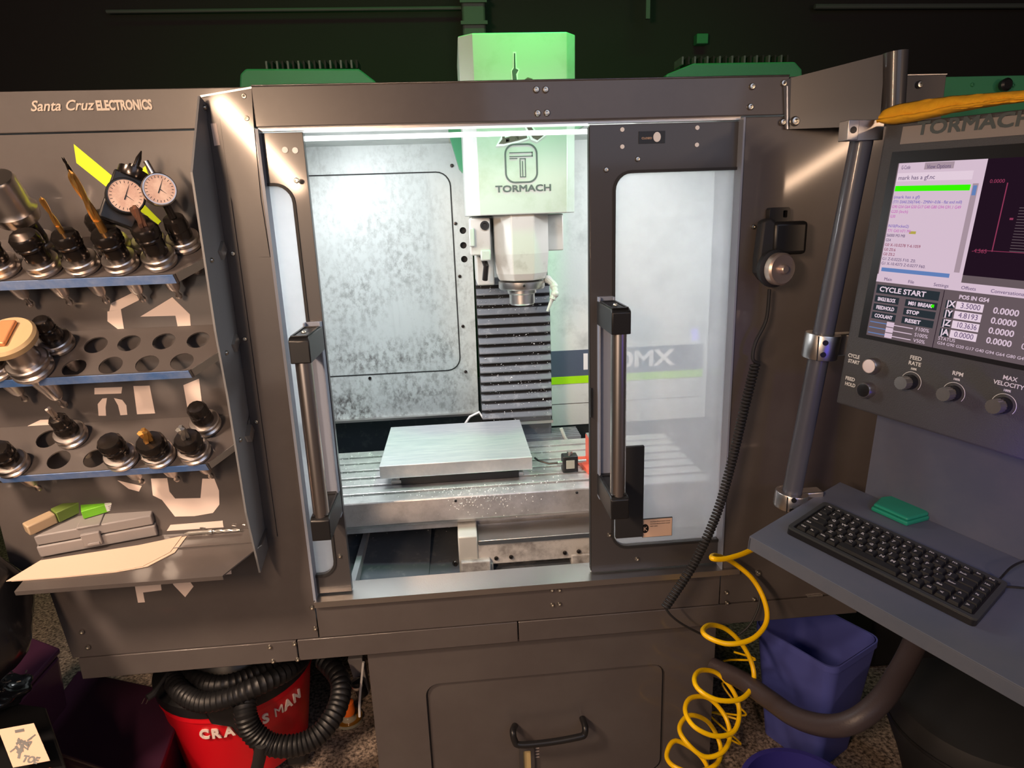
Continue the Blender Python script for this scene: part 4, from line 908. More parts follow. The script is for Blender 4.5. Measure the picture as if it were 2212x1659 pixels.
# console accessories
post_b, post_t = at(1705, 1092, 1.25), at(1868, 270, 1.215)
ps = thing('console_post', 'slanted dark grey round post carrying the console, beside the right panel', 'post', post_b)
B().cyl(post_b, post_t, .0200, n=32).build('post_tube', mat('post_paint', (.075, .08, .10), .4, coat=.3), ps)
pd = (post_t - post_b).normalized()
def clampring(px, lab, h=.05):
    f = (px - 1092) / (270 - 1092); c = post_b.lerp(post_t, f)
    cl = B().lathe([(.0208, -h / 2), (.033, -h / 2), (.034, -h / 2 + .002), (.034, h / 2 - .002), (.033, h / 2), (.0208, h / 2)], c, pd, 36, cap=False).build('clamp_collar', brush, ps, label=lab)
    B().box(c + V((.045, 0.005, 0)), (.05, .03, h * .9)).build('clamp_arm', brush, ps, bevel=.003)
    dd = V((-.3, -1, 0)).normalized()
    for s_ in (-.012, .012): B().lathe([(.0055, -.002), (.0055, .0008), (.0001, .0008)], c + dd * .034 + pd * s_ + V((-.002, 0, 0)), dd, 14).build('clamp_hole', black, ps)
    B().box(c + V((-.022, -.0262, 0)), (.001, .004, h)).build('clamp_slit', black, ps)
clampring(712, 'bright aluminium split collar halfway up'); clampring(1075, 'bright split collar at the foot', .035)
c = post_b.lerp(post_t, .985)
B().box(c + V((-.008, -.022, 0)), (.062, .006, .035)).build('top_clamp', brush, ps, bevel=.001, label='flat bright clamp strap'); B().box(c + V((-.040, -.018, 0)), (.020, .03, .034)).build('clamp_block', brush, ps, bevel=.001)
B().lathe([(.006, 0), (.006, .001)], c + V((-.040, -.033, 0)), (0, -1, 0), 14).build('clamp_hole', black, ps)
# folded yellow cloth on the console
bb = B(); NX = 40; NY = 10; cvs = []
pa = [(1912, 268, 238), (1935, 270, 228), (1985, 263, 218), (2060, 246, 208), (2140, 232, 202), (2212, 222, 196), (2300, 212, 188)]
def cl_(px): 
    for i in range(len(pa) - 1):
        if px <= pa[i + 1][0]: t_ = (px - pa[i][0]) / (pa[i + 1][0] - pa[i][0]); return [pa[i][k] + (pa[i + 1][k] - pa[i][k]) * t_ for k in (1, 2)]
    return pa[-1][1:]
def cloth_b(dy, thick, nm):
    vs = []; fs = []
    for i in range(NX + 1):
        x = 1912 + (2300 - 1912) * i / NX; lo_, hi_ = cl_(x)
        if dy: hi_ = lo_ - (lo_ - hi_) * .42
        for j in range(NY + 1):
            t_ = j / NY; y = lo_ + (hi_ - lo_) * t_
            d_ = thick * math.sin(math.pi * min(1, t_ * 1.05)) ** .5 if t_ < .95 else .0
            d_ += .0022 * math.sin(x * .06 + t_ * 4) + .0015 * math.sin(x * .17 + t_ * 9)
            q = mp(x, y) - MO; vs.append(MP(q.dot(u), q.dot(v), .004 + abs(d_)))
    k = len(vs)
    for i in range(NX):
        for j in range(NY): a = i * (NY + 1) + j; fs.append((a, a + 1, a + NY + 2, a + NY + 1))
    me = B().add(vs, fs).mesh(nm, cloth, 80); return me
tw = thing('microfibre_cloth', 'folded yellow cloth draped along the top of the console', 'cloth', MP(.1, -.52))
o = link(cloth_b(0, .014, 'cloth_body'), 'cloth_body', tw); sm = o.modifiers.new('s', 'SOLIDIFY'); sm.thickness = .012
o = link(cloth_b(1, .020, 'cloth_fold'), 'cloth_fold', tw); sm = o.modifiers.new('s', 'SOLIDIFY'); sm.thickness = .006

consolem = mat('console_sheet', (.105, .125, .165), .42, bump=.03, bscale=300, col2=(.125, .14, .175), nscale=6)
# keyboard tray
ku = V((.5133, -.8486, -.1279)).normalized(); kw = V((.8581, .51, .0598)); kw = (kw - ku * kw.dot(ku)).normalized(); kn_ = ku.cross(kw); kn_ = kn_ if kn_.z > 0 else -kn_
KO = atz(1619, 1158, .875)
def kp(x, y, h=0): return on(x, y, KO + kn_ * h, kn_)
def kuv(x, y, h=0): q = kp(x, y, h) - KO; return q.dot(ku), q.dot(kw)
def KP(a, b_, h=0): return KO + ku * a + kw * b_ + kn_ * h
rear = kuv(2007, 1124)[1]
TR_ = thing('keyboard_tray', 'slate grey sheet tray with folded edge and upright back plate below the console', 'tray', KO)
def kprism(pts, h0, h1, nm, m_, par, bev=0, lb=None): return B().prism([KP(a, b_, h0) for a, b_ in pts], kn_ * (h1 - h0)).build(nm, m_, par, smooth=0, bevel=bev, label=lb)
lf = kuv(1745, 1082)
kprism([(0, 0), (.95, 0), (.95, rear), (lf[0], rear), (lf[0], lf[1])], -.004, 0, 'tray_top', consolem, TR_, .001)
kprism([(0, 0), (.95, 0), (.95, .004), (0, .004)], -.030, -.003, 'tray_front_lip', consolem, TR_, .001)
kprism([(0, 0), (.004, 0), (lf[0] + .004, lf[1]), (lf[0], lf[1])], -.030, -.003, 'tray_side_lip', consolem, TR_, .0)
bh = .34; bl = kuv(1866, 1066)
B().prism([KP(bl[0], rear), KP(.95, rear), KP(.95, rear, bh), KP(bl[0] - .02, rear, bh)], kw * .006).build('back_plate', consolem, TR_, smooth=0)
# keyboard
ka, kb = kuv(1697, 1152); kc_, kd = kuv(2105, 1357); kl = kc_ - ka; e_, f_ = kuv(1790, 1100); kdp = f_ - kb
dk = (kd - kb) / kl
U2 = (ku + kw * dk).normalized(); W2 = (kw - ku * dk).normalized(); KL = math.hypot(kl, kd - kb); KD = kdp * .97
KB = thing('keyboard', 'compact black keyboard with white legends lying on the tray', 'keyboard', M=frame(KP(ka, kb, .0005), U2, W2, kn_))
link(B().plate(rrect(0, KL, 0, KD, .008), [], lambda a, b_: (a, b_, 0), (0, 0, .012)).mesh('keyboard_base', black), 'keyboard_base', KB, bevel=.003, local=True)
link(B().plate(rrect(0, KL, 0, KD, .008), [rrect(.008, KL - .008, .008, KD - .008, .004)], lambda a, b_: (a, b_, .012), (0, 0, .004)).mesh('keyboard_rim', mat('rim_grey', (.045, .05, .05), .35)), 'keyboard_rim', KB, bevel=.0012, local=True)
layout = [['Ctrl', 'Fn', 'Win', 'Alt', ' :5.6', 'Alt', 'Fn', 'Ctl', '<', 'v', '>'],
          ['Shft:2.3', 'Z', 'X', 'C', 'V', 'B', 'N', 'M', ',', '.', '/', 'Shft:1.7', '^', '1'],
          ['Caps:1.8', 'A', 'S', 'D', 'F', 'G', 'H', 'J', 'K', 'L', ';', "'", 'Enter:2.2', 'Pg'],
          ['Tab:1.5', 'Q', 'W', 'E', 'R', 'T', 'Y', 'U', 'I', 'O', 'P', '[', ']', '\\:1.5', 'Up'],
          ['`', '1', '2', '3', '4', '5', '6', '7', '8', '9', '0', '-', '=', 'Back:2', 'Hm'],
          ['Esc', 'F1', 'F2', 'F3', 'F4', 'F5', 'F6', 'F7', 'F8', 'F9', 'F10', 'F11', 'F12', 'Prt', 'Ins', 'Del']]
kx0, kx1, ky0, ky1 = .011, KL - .011, .014, KD - .010; unit = (kx1 - kx0) / 16; rh = (ky1 - ky0) / 5.75
keymesh = {}
for r, row in enumerate(layout):
    tot = sum(float(k.split(':')[1]) if ':' in k else 1 for k in row); f = 16 / tot; x = kx0
    for k in row:
        nm, wd = (k.split(':') + ['1'])[:2]; wd = float(wd) * f * unit; y0 = ky0 + r * rh; hh = rh * (.72 if r == 5 else 1)
        key = (round(wd, 4), round(hh, 4))
        if key not in keymesh:
            g_ = .0012; bb = B(); w2, h2 = wd - 2 * g_, hh - 2 * g_
            bb.add([(0, 0, 0), (w2, 0, 0), (w2, h2, 0), (0, h2, 0), (.0018, .0018, .006), (w2 - .0018, .0018, .006), (w2 - .0018, h2 - .0012, .006), (.0018, h2 - .0012, .006)], [(3, 2, 1, 0), (4, 5, 6, 7), (0, 1, 5, 4), (1, 2, 6, 5), (2, 3, 7, 6), (3, 0, 4, 7)])
            keymesh[key] = bb.mesh('key', keym, 0)
        ko = bpy.data.objects.new('key', keymesh[key]); COL.objects.link(ko); ko.parent = KB; ko.location = (x + .0012, y0 + .0012, .0122); W[ko.name] = W[KB.name] @ Matrix.Translation(ko.location)
        if nm.strip():
            sz = .010 if len(nm) == 1 else .0055
            c = bpy.data.curves.new('t', 'FONT'); c.body = nm; c.size = sz; c.extrude = .00005; c.offset = .0003; c.resolution_u = 1
            to = bpy.data.objects.new('t', c); COL.objects.link(to); me = bpy.data.meshes.new_from_object(to.evaluated_get(bpy.context.evaluated_depsgraph_get())); bpy.data.objects.remove(to)
            me.transform(Matrix.Translation((.004, rh * .34, .00615))); me.materials.clear(); me.materials.append(keyl)
            link(me, 'legend', ko, local=True)
        x += wd
# cable from keyboard, green case
p0 = kp(2180, 1250, .004); o = B().tube(smooth_pts([kp(2150, 1262, .006), kp(2165, 1245, .008), kp(2185, 1225, .02), kp(2212, 1212, .02), kp(2260, 1200, .01)]), .002, 8).build('keyboard_cable', black); tag(o, 'thin black cable looping on the tray beside the keyboard', 'cable')
o = B().tube(smooth_pts([kp(2155, 1268, .003), kp(2190, 1268, .003), kp(2250, 1275, .003)]), .002, 8).build('keyboard_cable', black); tag(o, 'thin black cable running right from the keyboard corner', 'cable')
g0 = [kuv(*q) for q in ((1880, 1103), (1958, 1138), (2006, 1125), (2003, 1116), (1925, 1085), (1896, 1088))]
gc = thing('green_case', 'small translucent green plastic case on the tray behind the keyboard', 'case', KP(*g0[0]))
kprism(g0, .0005, .010, 'case_base', green, gc, .003); 
cg = (sum(a for a, b_ in g0) / 6, sum(b_ for a, b_ in g0) / 6); kprism([(cg[0] + (a - cg[0]) * .95, cg[1] + (b_ - cg[1]) * .95) for a, b_ in g0], .0105, .018, 'case_lid', green, gc, .004)

# handheld device with coiled cord
hd = thing('handheld_probe', 'black handheld device with round brushed metal knob hung on the right panel', 'device', at(1680, 600, F))
B().bx(at(1650, 480).x, at(1722, 480).x, F - .05, F - .001, at(1680, 548).z, at(1680, 478).z).build('device_body', black, hd, bevel=.008)
B().prism([(p.x, F - .045, p.z) for p in [at(x, y, F - .045) for x, y in ((1637, 560), (1648, 478), (1668, 470), (1700, 500), (1700, 560), (1680, 600), (1650, 610), (1636, 590))]], (0, .03, 0)).build('device_grip', blackr, hd, bevel=.006)
B().plate(rrect(at(1654, 450).x, at(1698, 450).x, at(1680, 482).z, at(1680, 448).z, .006), [rrect(at(1683, 450).x, at(1692, 450).x, at(1680, 470).z, at(1680, 455).z, .002)], front(F - .02), (0, .018, 0)).build('device_hook', black, hd, bevel=.002)
kc2 = at(1672, 580, F - .055); kdv = V((.25, -1, .0)).normalized()
B().lathe([(.036, -.012), (.040, -.004), (.040, .004), (.034, .008)], kc2, kdv, 36).build('knob_ring', blackr, hd)
B().lathe([(.032, .008), (.034, .010), (.034, .024), (.030, .028), (.028, .0275), (.009, .0275), (.009, .034), (.007, .036), (.0001, .036)], kc2, kdv, 36).build('metal_knob', mat('knob_warm', (.62, .50, .42), .35, .8), hd, label='round brushed metal knob')
def depth_path(pts): return smooth_pts([at(x, y, Y) for x, y, Y in pts], 10)
cc = thing('coiled_cord', 'black coiled cord hanging from the handheld device down past the sill', 'cord', at(1437, 1312, 1.3))
B().tube(depth_path([(1662, 625, 1.37), (1655, 690, 1.37), (1632, 740, 1.365), (1626, 775, 1.36), (1640, 785, 1.36)]), .004, 8).build('cord_lead', blackr, cc)
path = depth_path([(1632, 785, 1.36), (1606, 890, 1.35), (1580, 1000, 1.34), (1548, 1110, 1.325), (1500, 1215, 1.31), (1437, 1312, 1.30)])
def helix(path, R, turns, per=10):
    Ls = [0]
    for i in range(1, len(path)): Ls.append(Ls[-1] + (path[i] - path[i - 1]).length)
    N = turns * per; out = []; j = 0; up = V((0, 1, 0))
    for i in range(N + 1):
        s_ = Ls[-1] * i / N
        while j < len(path) - 2 and Ls[j + 1] < s_: j += 1
        t_ = (s_ - Ls[j]) / max(Ls[j + 1] - Ls[j], 1e-9); p = path[j].lerp(path[j + 1], t_); d_ = (path[j + 1] - path[j]).normalized()
        a = up - d_ * up.dot(d_); a.normalize(); b_ = d_.cross(a); th = 2 * math.pi * i / per
        out.append(p + (a * math.cos(th) + b_ * math.sin(th)) * R)
    return out
B().tube(helix(path, .0085, 78), .0030, 6).build('cord_coil', blackr, cc)
B().tube(depth_path([(1437, 1312, 1.30), (1450, 1330, 1.30), (1480, 1352, 1.31), (1530, 1375, 1.33), (1575, 1380, 1.35), (1615, 1355, 1.36), (1637, 1315, 1.37), (1642, 1280, 1.385)]), .0028, 8).build('cord_lead', blackr, cc)
# yellow air hose
def yp(x, y, Y): return (x, y, Y)
hosepts = [(1640, 1180, 1.30), (1600, 1198, 1.27), (1560, 1208, 1.25), (1538, 1206, 1.25), (1545, 1200, 1.30), (1580, 1213, 1.34), (1625, 1250, 1.33), (1652, 1300, 1.30), (1655, 1345, 1.27), (1625, 1380, 1.24), (1575, 1391, 1.23), (1532, 1378, 1.25), (1518, 1362, 1.28), (1535, 1350, 1.33), (1570, 1360, 1.35), (1605, 1395, 1.34),
           (1626, 1440, 1.32), (1626, 1480, 1.29), (1600, 1510, 1.25), (1550, 1512, 1.24), (1510, 1490, 1.26), (1500, 1465, 1.30), (1515, 1448, 1.34), (1550, 1455, 1.36), (1585, 1495, 1.34), (1597, 1540, 1.31), (1585, 1580, 1.27), (1545, 1590, 1.25), (1500, 1570, 1.26), (1480, 1535, 1.30), (1492, 1508, 1.34), (1530, 1508, 1.36),
           (1565, 1545, 1.34), (1577, 1590, 1.30), (1560, 1625, 1.26), (1520, 1634, 1.25), (1480, 1600, 1.27), (1468, 1570, 1.31), (1490, 1545, 1.35), (1530, 1560, 1.36), (1556, 1610, 1.33), (1548, 1650, 1.28), (1500, 1668, 1.26), (1455, 1655, 1.28), (1440, 1630, 1.32), (1460, 1600, 1.36), (1510, 1630, 1.35), (1530, 1670, 1.30), (1500, 1700, 1.27), (1440, 1690, 1.28)]
o = B().tube(smooth_pts([at(*p[:2], p[2]) for p in hosepts], 7), .0058, 10).build('air_hose', yel); tag(o, 'coiled yellow plastic air hose hanging under the keyboard tray', 'hose')
# thin second coil behind
o = B().tube(smooth_pts([at(*p[:2], p[2] + .16) for p in ((1585, 1408, 1.3), (1632, 1425, 1.28), (1560, 1430, 1.34), (1600, 1480, 1.3), (1560, 1475, 1.34), (1590, 1520, 1.3), (1610, 1545, 1.3), (1540, 1538, 1.34), (1600, 1556, 1.3), (1530, 1540, 1.34), (1600, 1606, 1.3), (1560, 1590, 1.34), (1520, 1590, 1.34), (1545, 1650, 1.3), (1580, 1640, 1.3), (1500, 1640, 1.34))], 6), .0028, 6).build('thin_air_hose', yel); tag(o, 'thinner yellow line tangled in shadow behind the coiled air hose', 'hose')

# ================================================================== FLOOR THINGS
def rbin(name, rim, zr, zb, sc_, m_, lab, r=.03):
    pts = [atz(x, y, zr) for x, y in rim]
    A, Bp, Cp = pts[0], pts[1], pts[2]
    c = (pts[0] + pts[2]) / 2; ex = (Bp - A); lx = ex.length; ex.normalize(); ey = V((0, 0, 1)).cross(ex); ly = abs((Cp - Bp).dot(ey)); sg = 1 if (Cp - Bp).dot(ey) > 0 else -1
    ey *= sg
    t = thing(name, lab, 'bin', (c.x, c.y, zb))
    N = 8
    prof = rrect(-lx / 2, lx / 2, -ly / 2, ly / 2, r, N); n_ = len(prof); vs = []; fs = []
    H_ = zr - zb
    levels = [(1.0, zr - .0), (1.03, zr), (1.03, zr - .018), (1.0, zr - .020), (sc_, zb), (sc_ * .97, zb + .004), (.97, zr - .01), (.985, zr)]
    for s_, z in levels:
        for a, b_ in prof: vs.append(c * 1 + ex * a * s_ + ey * b_ * s_ + V((0, 0, z - c.z)))
    for l in range(len(levels) - 1):
        for i in range(n_): fs.append((l * n_ + i, l * n_ + (i + 1) % n_, (l + 1) * n_ + (i + 1) % n_, (l + 1) * n_ + i))
    fs.append(tuple(4 * n_ + i for i in range(n_)))
    B().add(vs, fs[:3 * n_]).build('bin_rim', m_, t); B().add(vs, fs[3 * n_:]).build('bin_body', m_, t)
    return t
rbin('waste_bin', [(1628, 1345), (1800, 1446), (1903, 1380), (1830, 1318)], .36, 0, .74, bin_, 'open rectangular blue plastic waste bin under the keyboard tray')
rc = atz(1722, 1700, .20)
rt_ = thing('round_tub', 'dark blue round plastic tub at the bottom edge in front of the waste bin', 'bin', (rc.x, rc.y - .02, 0))
B().lathe([(.10, 0), (.125, .19), (.135, .19), (.135, .20), (.123, .20), (.098, .006), (.0001, .006)], (rc.x, rc.y - .02, 0), (0, 0, 1), 40, cap=False).build('tub_body', bind, rt_)
# curved dark support arm (foot of console)
arm = [at(x, y, Y) for x, y, Y in ((1540, 1440, 1.40), (1600, 1468, 1.33), (1660, 1510, 1.24), (1720, 1550, 1.15), (1790, 1568, 1.08), (1850, 1555, 1.05), (1905, 1510, 1.06), (1945, 1450, 1.10), (1975, 1390, 1.14), (1990, 1340, 1.18))]
o = B().tube(smooth_pts(arm), .023, 14).build('support_tube', mat('brown_tube', (.055, .042, .045), .42, bump=.2, bscale=300)); tag(o, 'thick dark brown bent tube curving under the keyboard tray past the blue bin', 'tube')
# dark round bag/seat at the bottom right
sp = at(2100, 1640, 1.2)
se = thing('round_cushion', 'large black round cushion in shadow at the bottom right corner', 'cushion', (sp.x, sp.y, 0))
B().lathe([(.10, .0), (.12, .04), (.16, .18), (.19, .26), (.195, .30), (.18, .335), (.12, .352), (.0001, .356)], (sp.x, sp.y, 0), (0, 0, 1), 40).build('cushion_body', blackr, se)
B().tube([(sp.x + .194 * math.cos(a), sp.y + .194 * math.sin(a), .29) for a in [i * math.pi / 20 for i in range(41)]], .005, 6).build('cushion_piping', black, se)
# black crate behind, cable on floor
ck = thing('black_floor_box', 'black box with rounded edges standing in the dark behind the blue waste bin', 'box', atz(1930, 1500, 0))
p = atz(1930, 1500, 0); B().bx(p.x, p.x + .30, p.y + .12, p.y + .42, 0, .30).build('box_body', black, ck, bevel=.015); B().bx(p.x + .01, p.x + .29, p.y + .13, p.y + .41, .30, .315).build('box_lid', black, ck, bevel=.006)
o = B().tube(smooth_pts([atz(x, y, .005) for x, y in ((1985, 1450), (2010, 1462), (2040, 1485), (2060, 1500))]), .0035, 6).build('floor_cable', yel); tag(o, 'thin yellow cable on the carpet near the right bottom corner', 'cable')
pb_ = thing('dark_blue_crate', 'dark blue crate corner under the tray at the right picture edge', 'crate', atz(2200, 1560, 0))
p = at(2150, 1500, 1.6); B().bx(p.x, p.x + .4, 1.6, 1.9, 0, p.z).build('crate_body', bind, pb_, bevel=.01); B().bx(p.x - .008, p.x + .408, 1.592, 1.908, p.z, p.z + .015).build('crate_rim', bind, pb_, bevel=.004)

# shop vacuum
vx, vy = -.685, 1.66
VA = thing('shop_vacuum', 'red shop vacuum with black lid and hose under the left side of the machine', 'vacuum', (vx, vy, 0))
R0, R1, ZD = .17, .205, .29
B().lathe([(.15, .03), (R0, .045), (R1 - .004, ZD - .02), (R1, ZD - .018), (R1, ZD), (.1, ZD)], (vx, vy, 0), (0, 0, 1), 48).build('drum', red, VA)
B().lathe([(R1 + .004, ZD), (R1 + .006, ZD + .03), (.16, ZD + .06), (.13, ZD + .13), (.10, ZD + .15), (.0001, ZD + .155)], (vx, vy, 0), (0, 0, 1), 48).build('lid', black, VA)
for a in (45, 135, 225, 315):
    a = math.radians(a + 20); px_, py_ = vx + .175 * math.cos(a), vy + .175 * math.sin(a)
    ft = B().box((px_, py_, .04), (.06, .06, .05)).build('caster_foot', black, VA, bevel=.012); B().cyl((px_ - .012, py_, .018), (px_ + .012, py_, .018), .018, n=20).build('caster_wheel', blackr, ft)
hosem = mat('hose_black', (.008, .008, .009), .45)
# curved lettering on the drum
s = 'CRAFTSMAN'; z_t = at(470, 1587, vy - .19).z
aC = math.radians(262); dA = math.radians(9)
for i, ch in enumerate(s):
    a = aC + i * dA; rr_ = R0 + (R1 - R0) * ((z_t - .045) / (ZD - .06)) + .0025
    dir_ = V((math.cos(a), math.sin(a), 0)); xt = V((-math.sin(a), math.cos(a), 0))
    text(ch, .037, vinw, frame(V((vx, vy, z_t)) + dir_ * rr_ - xt * .012, xt, V((0, 0, 1)), dir_), VA, bold=0 if ch == 'M' else .0015, extrude=.002)
# hose: ribbed loops
def ribbed(pts, r, nm, m_, par):
    P_ = smooth_pts(pts, 16); K = len(P_)
    return B().tube(P_, lambda t_: r * (1 + .07 * math.sin(t_ * K * 2.1)), 12).build(nm, m_, par)
hs = [at(x, y, Y) for x, y, Y in ((700, 1425, 1.62), (735, 1470, 1.54), (728, 1530, 1.47), (690, 1585, 1.42), (640, 1610, 1.40), (585, 1608, 1.40), (545, 1580, 1.40), (530, 1540, 1.41), (535, 1500, 1.45), (560, 1470, 1.52), (600, 1445, 1.6))]
ribbed(hs, .027, 'hose', hosem, VA)
hs = [at(x, y, Y) for x, y, Y in ((372, 1470, 1.52), (398, 1500, 1.45), (440, 1517, 1.42), (500, 1505, 1.42), (560, 1480, 1.44), (620, 1450, 1.50), (650, 1425, 1.58))]
ribbed(hs, .024, 'hose', hosem, VA)
hs = [at(x, y, Y) for x, y, Y in ((385, 1440, 1.60), (430, 1470, 1.50), (480, 1478, 1.47), (540, 1460, 1.5), (600, 1430, 1.56))]
ribbed(hs, .022, 'hose', hosem, VA)
B().prism([at(x, y, 1.44) for x, y in ((430, 1520), (500, 1500), (530, 1560), (520, 1600), (497, 1572), (455, 1566), (440, 1540))], (0, .03, 0)).build('latch_cover', black, VA, bevel=.006)
bb = B().tube([at(x, y, Y) for x, y, Y in ((565, 1605, 1.38), (560, 1640, 1.40), (550, 1680, 1.42))], .016, 12); bb.build('wand', blackr, VA)
pl = [at(x, y, Y) for x, y, Y in ((362, 1455, 1.52), (345, 1480, 1.48), (330, 1500, 1.46), (318, 1508, 1.45))]
B().tube(pl, lambda t_: .005 if t_ < .5 else .009, 10).build('plug', blackr, VA)
for d_ in (-6, 3): B().cyl(at(318 + d_, 1508, 1.45), at(312 + d_, 1520, 1.45), .0015, n=6).build('plug_pin', steel, VA)
o = B().tube(smooth_pts([at(388, 1560, 1.6), at(374, 1590, 1.58), at(368, 1630, 1.56), at(378, 1680, 1.52)]), .004, 8).build('vacuum_cord', black); tag(o, 'black power cord hanging left of the red vacuum drum', 'cord')
# bottle and fittings by the cabinet's left side
bt = thing('spray_bottle', 'clear bottle of amber fluid with an orange cap left of the base cabinet', 'bottle', (-.43, 1.74, 0))
p = at(755, 1560, 1.74); bxx = p.x
bt.matrix_basis = Matrix.Translation((bxx, 1.74, 0)); W[bt.name] = bt.matrix_basis.copy()
zc_ = at(740, 1525, 1.74).z; zb_ = max(at(770, 1590, 1.74).z, .01)
B().lathe([(.040, zb_ * 0 + .002), (.043, .01), (.043, zc_ - .075), (.030, zc_ - .05), (.016, zc_ - .04), (.016, zc_ - .02)], (bxx, 1.74, 0), (0, 0, 1), 24).build('bottle_body', bottle, bt)
B().lathe([(.037, .006), (.040, .012), (.040, zc_ - .10), (.0001, zc_ - .10)], (bxx, 1.74, 0), (0, 0, 1), 24).build('bottle_fluid', amber, bt)
B().lathe([(.019, zc_ - .028), (.021, zc_ - .02), (.019, zc_ + .012), (.010, zc_ + .018), (.006, zc_ + .03)], (bxx, 1.74, 0), (0, 0, 1), 20).build('bottle_cap', orange, bt)
pf = thing('drain_fitting', 'grey angled pipe fitting hanging beneath the enclosure beside the bottle', 'fitting', at(770, 1470, 1.6))
B().prism([at(x, y, 1.62) for x, y in ((750, 1425), (782, 1422), (798, 1500), (778, 1510))], (0, .03, 0)).build('fitting_plate', MATS['grey_box_plastic'], pf, bevel=.003)
B().cyl(at(772, 1470, 1.6), at(784, 1500, 1.6), .016, n=18).build('fitting_elbow', black, pf)
B().lathe([(.018, 0), (.019, .008), (.017, .012)], at(772, 1480, 1.6), (0, -.4, 1), 18).build('fitting_ring', brush, pf)
o = B().tube(smooth_pts([at(x, y, 1.58) for x, y in ((785, 1430), (781, 1470), (777, 1510), (777, 1548))]), .0035, 8).build('white_tube', MATS['rivet_pale']); tag(o, 'thin white tube hanging beside the drain fitting', 'tube')

# ------------------------------------------------------------------ left foreground clutter
bg = thing('black_bag', 'shiny black film bag bulging at the left picture edge', 'bag', (-1.15, 1.35, 0))
def blob(c, r, seed, n=22, amp=.12):
    rg = random.Random(seed); ph = [rg.uniform(0, 6.28) for _ in range(8)]; vs = []; fs = []
    for i in range(n + 1):
        th = math.pi * i / n
        for j in range(2 * n):
            a = math.pi * j / n; k = 1 + amp * (math.sin(3 * a + ph[0] + 2 * th) * .5 + math.sin(7 * a + ph[1] - 5 * th) * .25 + math.sin(5 * th + ph[2] + a) * .4) * math.sin(th)
            vs.append((c[0] + r[0] * k * math.sin(th) * math.cos(a), c[1] + r[1] * k * math.sin(th) * math.sin(a), c[2] + r[2] * k * math.cos(th)))
    for i in range(n):
        for j in range(2 * n): j2 = (j + 1) % (2 * n); fs.append((i * 2 * n + j, i * 2 * n + j2, (i + 1) * 2 * n + j2, (i + 1) * 2 * n + j))
    return B().add(vs, fs)
pbg = at(-60, 1240, 1.22); blob((pbg.x - .14, 1.25, .74), (.17, .16, .20), 5).build('bag_body', bagm, bg, 80)
bg.matrix_basis = Matrix.Translation((pbg.x - .12, 1.25, .3)); 
for ch in bg.children: ch.matrix_basis = bg.matrix_basis.inverted()
def tote(nm, corners_px, zt_, zb_, m_, lab, cat='crate'):
    P_ = [atz(x, y, zt_) for x, y in corners_px]; cc_ = sum(P_, V((0, 0, 0))) / len(P_)
    t = thing(nm, lab, cat, (cc_.x, cc_.y, zb_))
    lo_ = [cc_ + (p - cc_) * .88 for p in P_]; n_ = len(P_)
    vs = [V((p.x, p.y, zt_ - .018)) for p in P_] + [V((p.x, p.y, zb_)) for p in lo_]
    B().add(vs, [tuple(range(n_)), tuple(n_ + i for i in range(n_))] + [(i, (i + 1) % n_, n_ + (i + 1) % n_, n_ + i) for i in range(n_)]).build('tote_body', m_, t, smooth=0, bevel=.012)
    up_ = [cc_ + (p - cc_) * 1.03 for p in P_]
    B().prism([V((p.x, p.y, zt_ - .016)) for p in up_], (0, 0, .016)).build('tote_lid', m_, t, smooth=0, bevel=.005)
    return t, P_
t1, P1 = tote('storage_tote', [(-150, 1480), (-60, 1330), (125, 1400), (10, 1530)], .40, 0, crate, 'upper black lidded tote in shadow at the left picture edge')
t2, P2 = tote('storage_tote', [(60, 1600), (170, 1450), (400, 1500), (330, 1690)], .22, 0, crate, 'purple-black lidded tote standing left of the red vacuum')
t3, P3 = tote('storage_tote', [(-200, 1620), (-120, 1500), (95, 1530), (150, 1690), (60, 1800), (-160, 1800)], .45, .2, black, 'black case with a pale sticker at the bottom left corner', 'case')
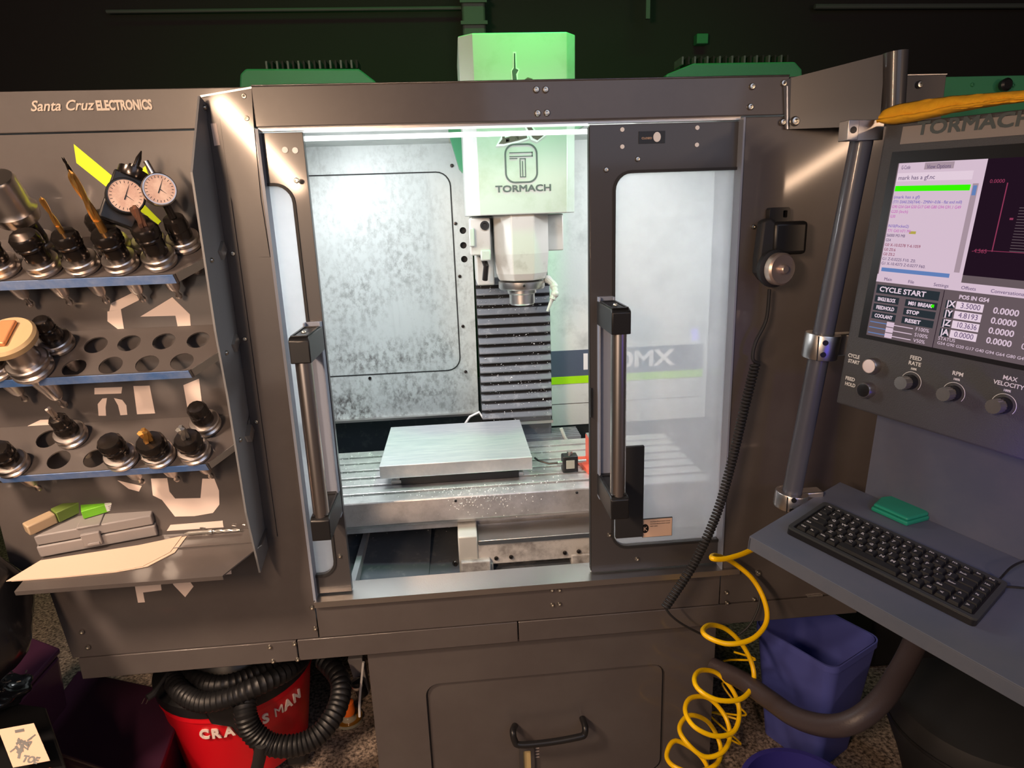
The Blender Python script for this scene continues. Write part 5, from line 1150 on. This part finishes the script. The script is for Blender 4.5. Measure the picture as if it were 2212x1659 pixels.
# sticker card on the nearest case
nn = V((.12, -.55, .82)).normalized(); c0 = atz(55, 1615, .50)
x_, y_, z_ = basis(nn, (.97, -.22, 0))
def stq(x, y): return on(x, y, c0, nn)
cd_ = thing('sticker_card', 'pale square sticker with a dark line drawing at the bottom left corner', 'sticker', c0)
B().prism([stq(x, y) for x, y in ((-4, 1576), (73, 1562), (108, 1643), (28, 1658))], -nn * .002).build('card', label, cd_, smooth=0)
bb = B(); rg = random.Random(4)
for k in range(22):
    cx_, cy_ = 50 + rg.gauss(0, 11), 1603 + rg.gauss(0, 12); a = rg.uniform(0, 3.1); l_ = rg.uniform(4, 12); w2 = rg.uniform(1, 3.2)
    q = [(cx_ + l_ * math.cos(a) - w2 * math.sin(a), cy_ + l_ * math.sin(a) + w2 * math.cos(a)), (cx_ - l_ * math.cos(a) - w2 * math.sin(a), cy_ - l_ * math.sin(a) + w2 * math.cos(a)), (cx_ - l_ * math.cos(a) + w2 * math.sin(a), cy_ - l_ * math.sin(a) - w2 * math.cos(a)), (cx_ + l_ * math.cos(a) + w2 * math.sin(a), cy_ + l_ * math.sin(a) - w2 * math.cos(a))]
    bb.add([stq(*p) + nn * (.0006 + k * .00002) for p in q], [(0, 1, 2, 3)])
bb.build('card_drawing', black, cd_, smooth=0)
text('TOE', .016, black, frame(stq(46, 1645) + nn * .0006, x_, y_, z_), cd_, extrude=.0001, bold=.0008)
B().lathe([(.022, 0), (.024, .004), (.020, .007), (.0001, .008)], stq(98, 1690) + nn * .001, nn, 24).build('red_sticker', redd, cd_)
# white slotted marks near the left edge
for k in range(4): pass
sb = thing('parts_bag', 'crumpled clear bag of small shiny parts at the left edge above the sticker', 'bag', atz(20, 1520, .47))
pb0 = atz(18, 1515, .47); blob((pb0.x - .02, pb0.y, .49), (.06, .05, .03), 9, 16, .3).build('bag_film', MATS['black_film'], sb, 80)
bb = B()
for k in range(40): 
    q = V((pb0.x - .02 + rg.gauss(0, .025), pb0.y + rg.gauss(0, .02), .518)); bb.box(q, (.008, .003, .002), Matrix.Rotation(rg.uniform(0, 3), 3, 'Z'))
o = bb.build('small_parts', steel, sb); o['kind'] = 'stuff'
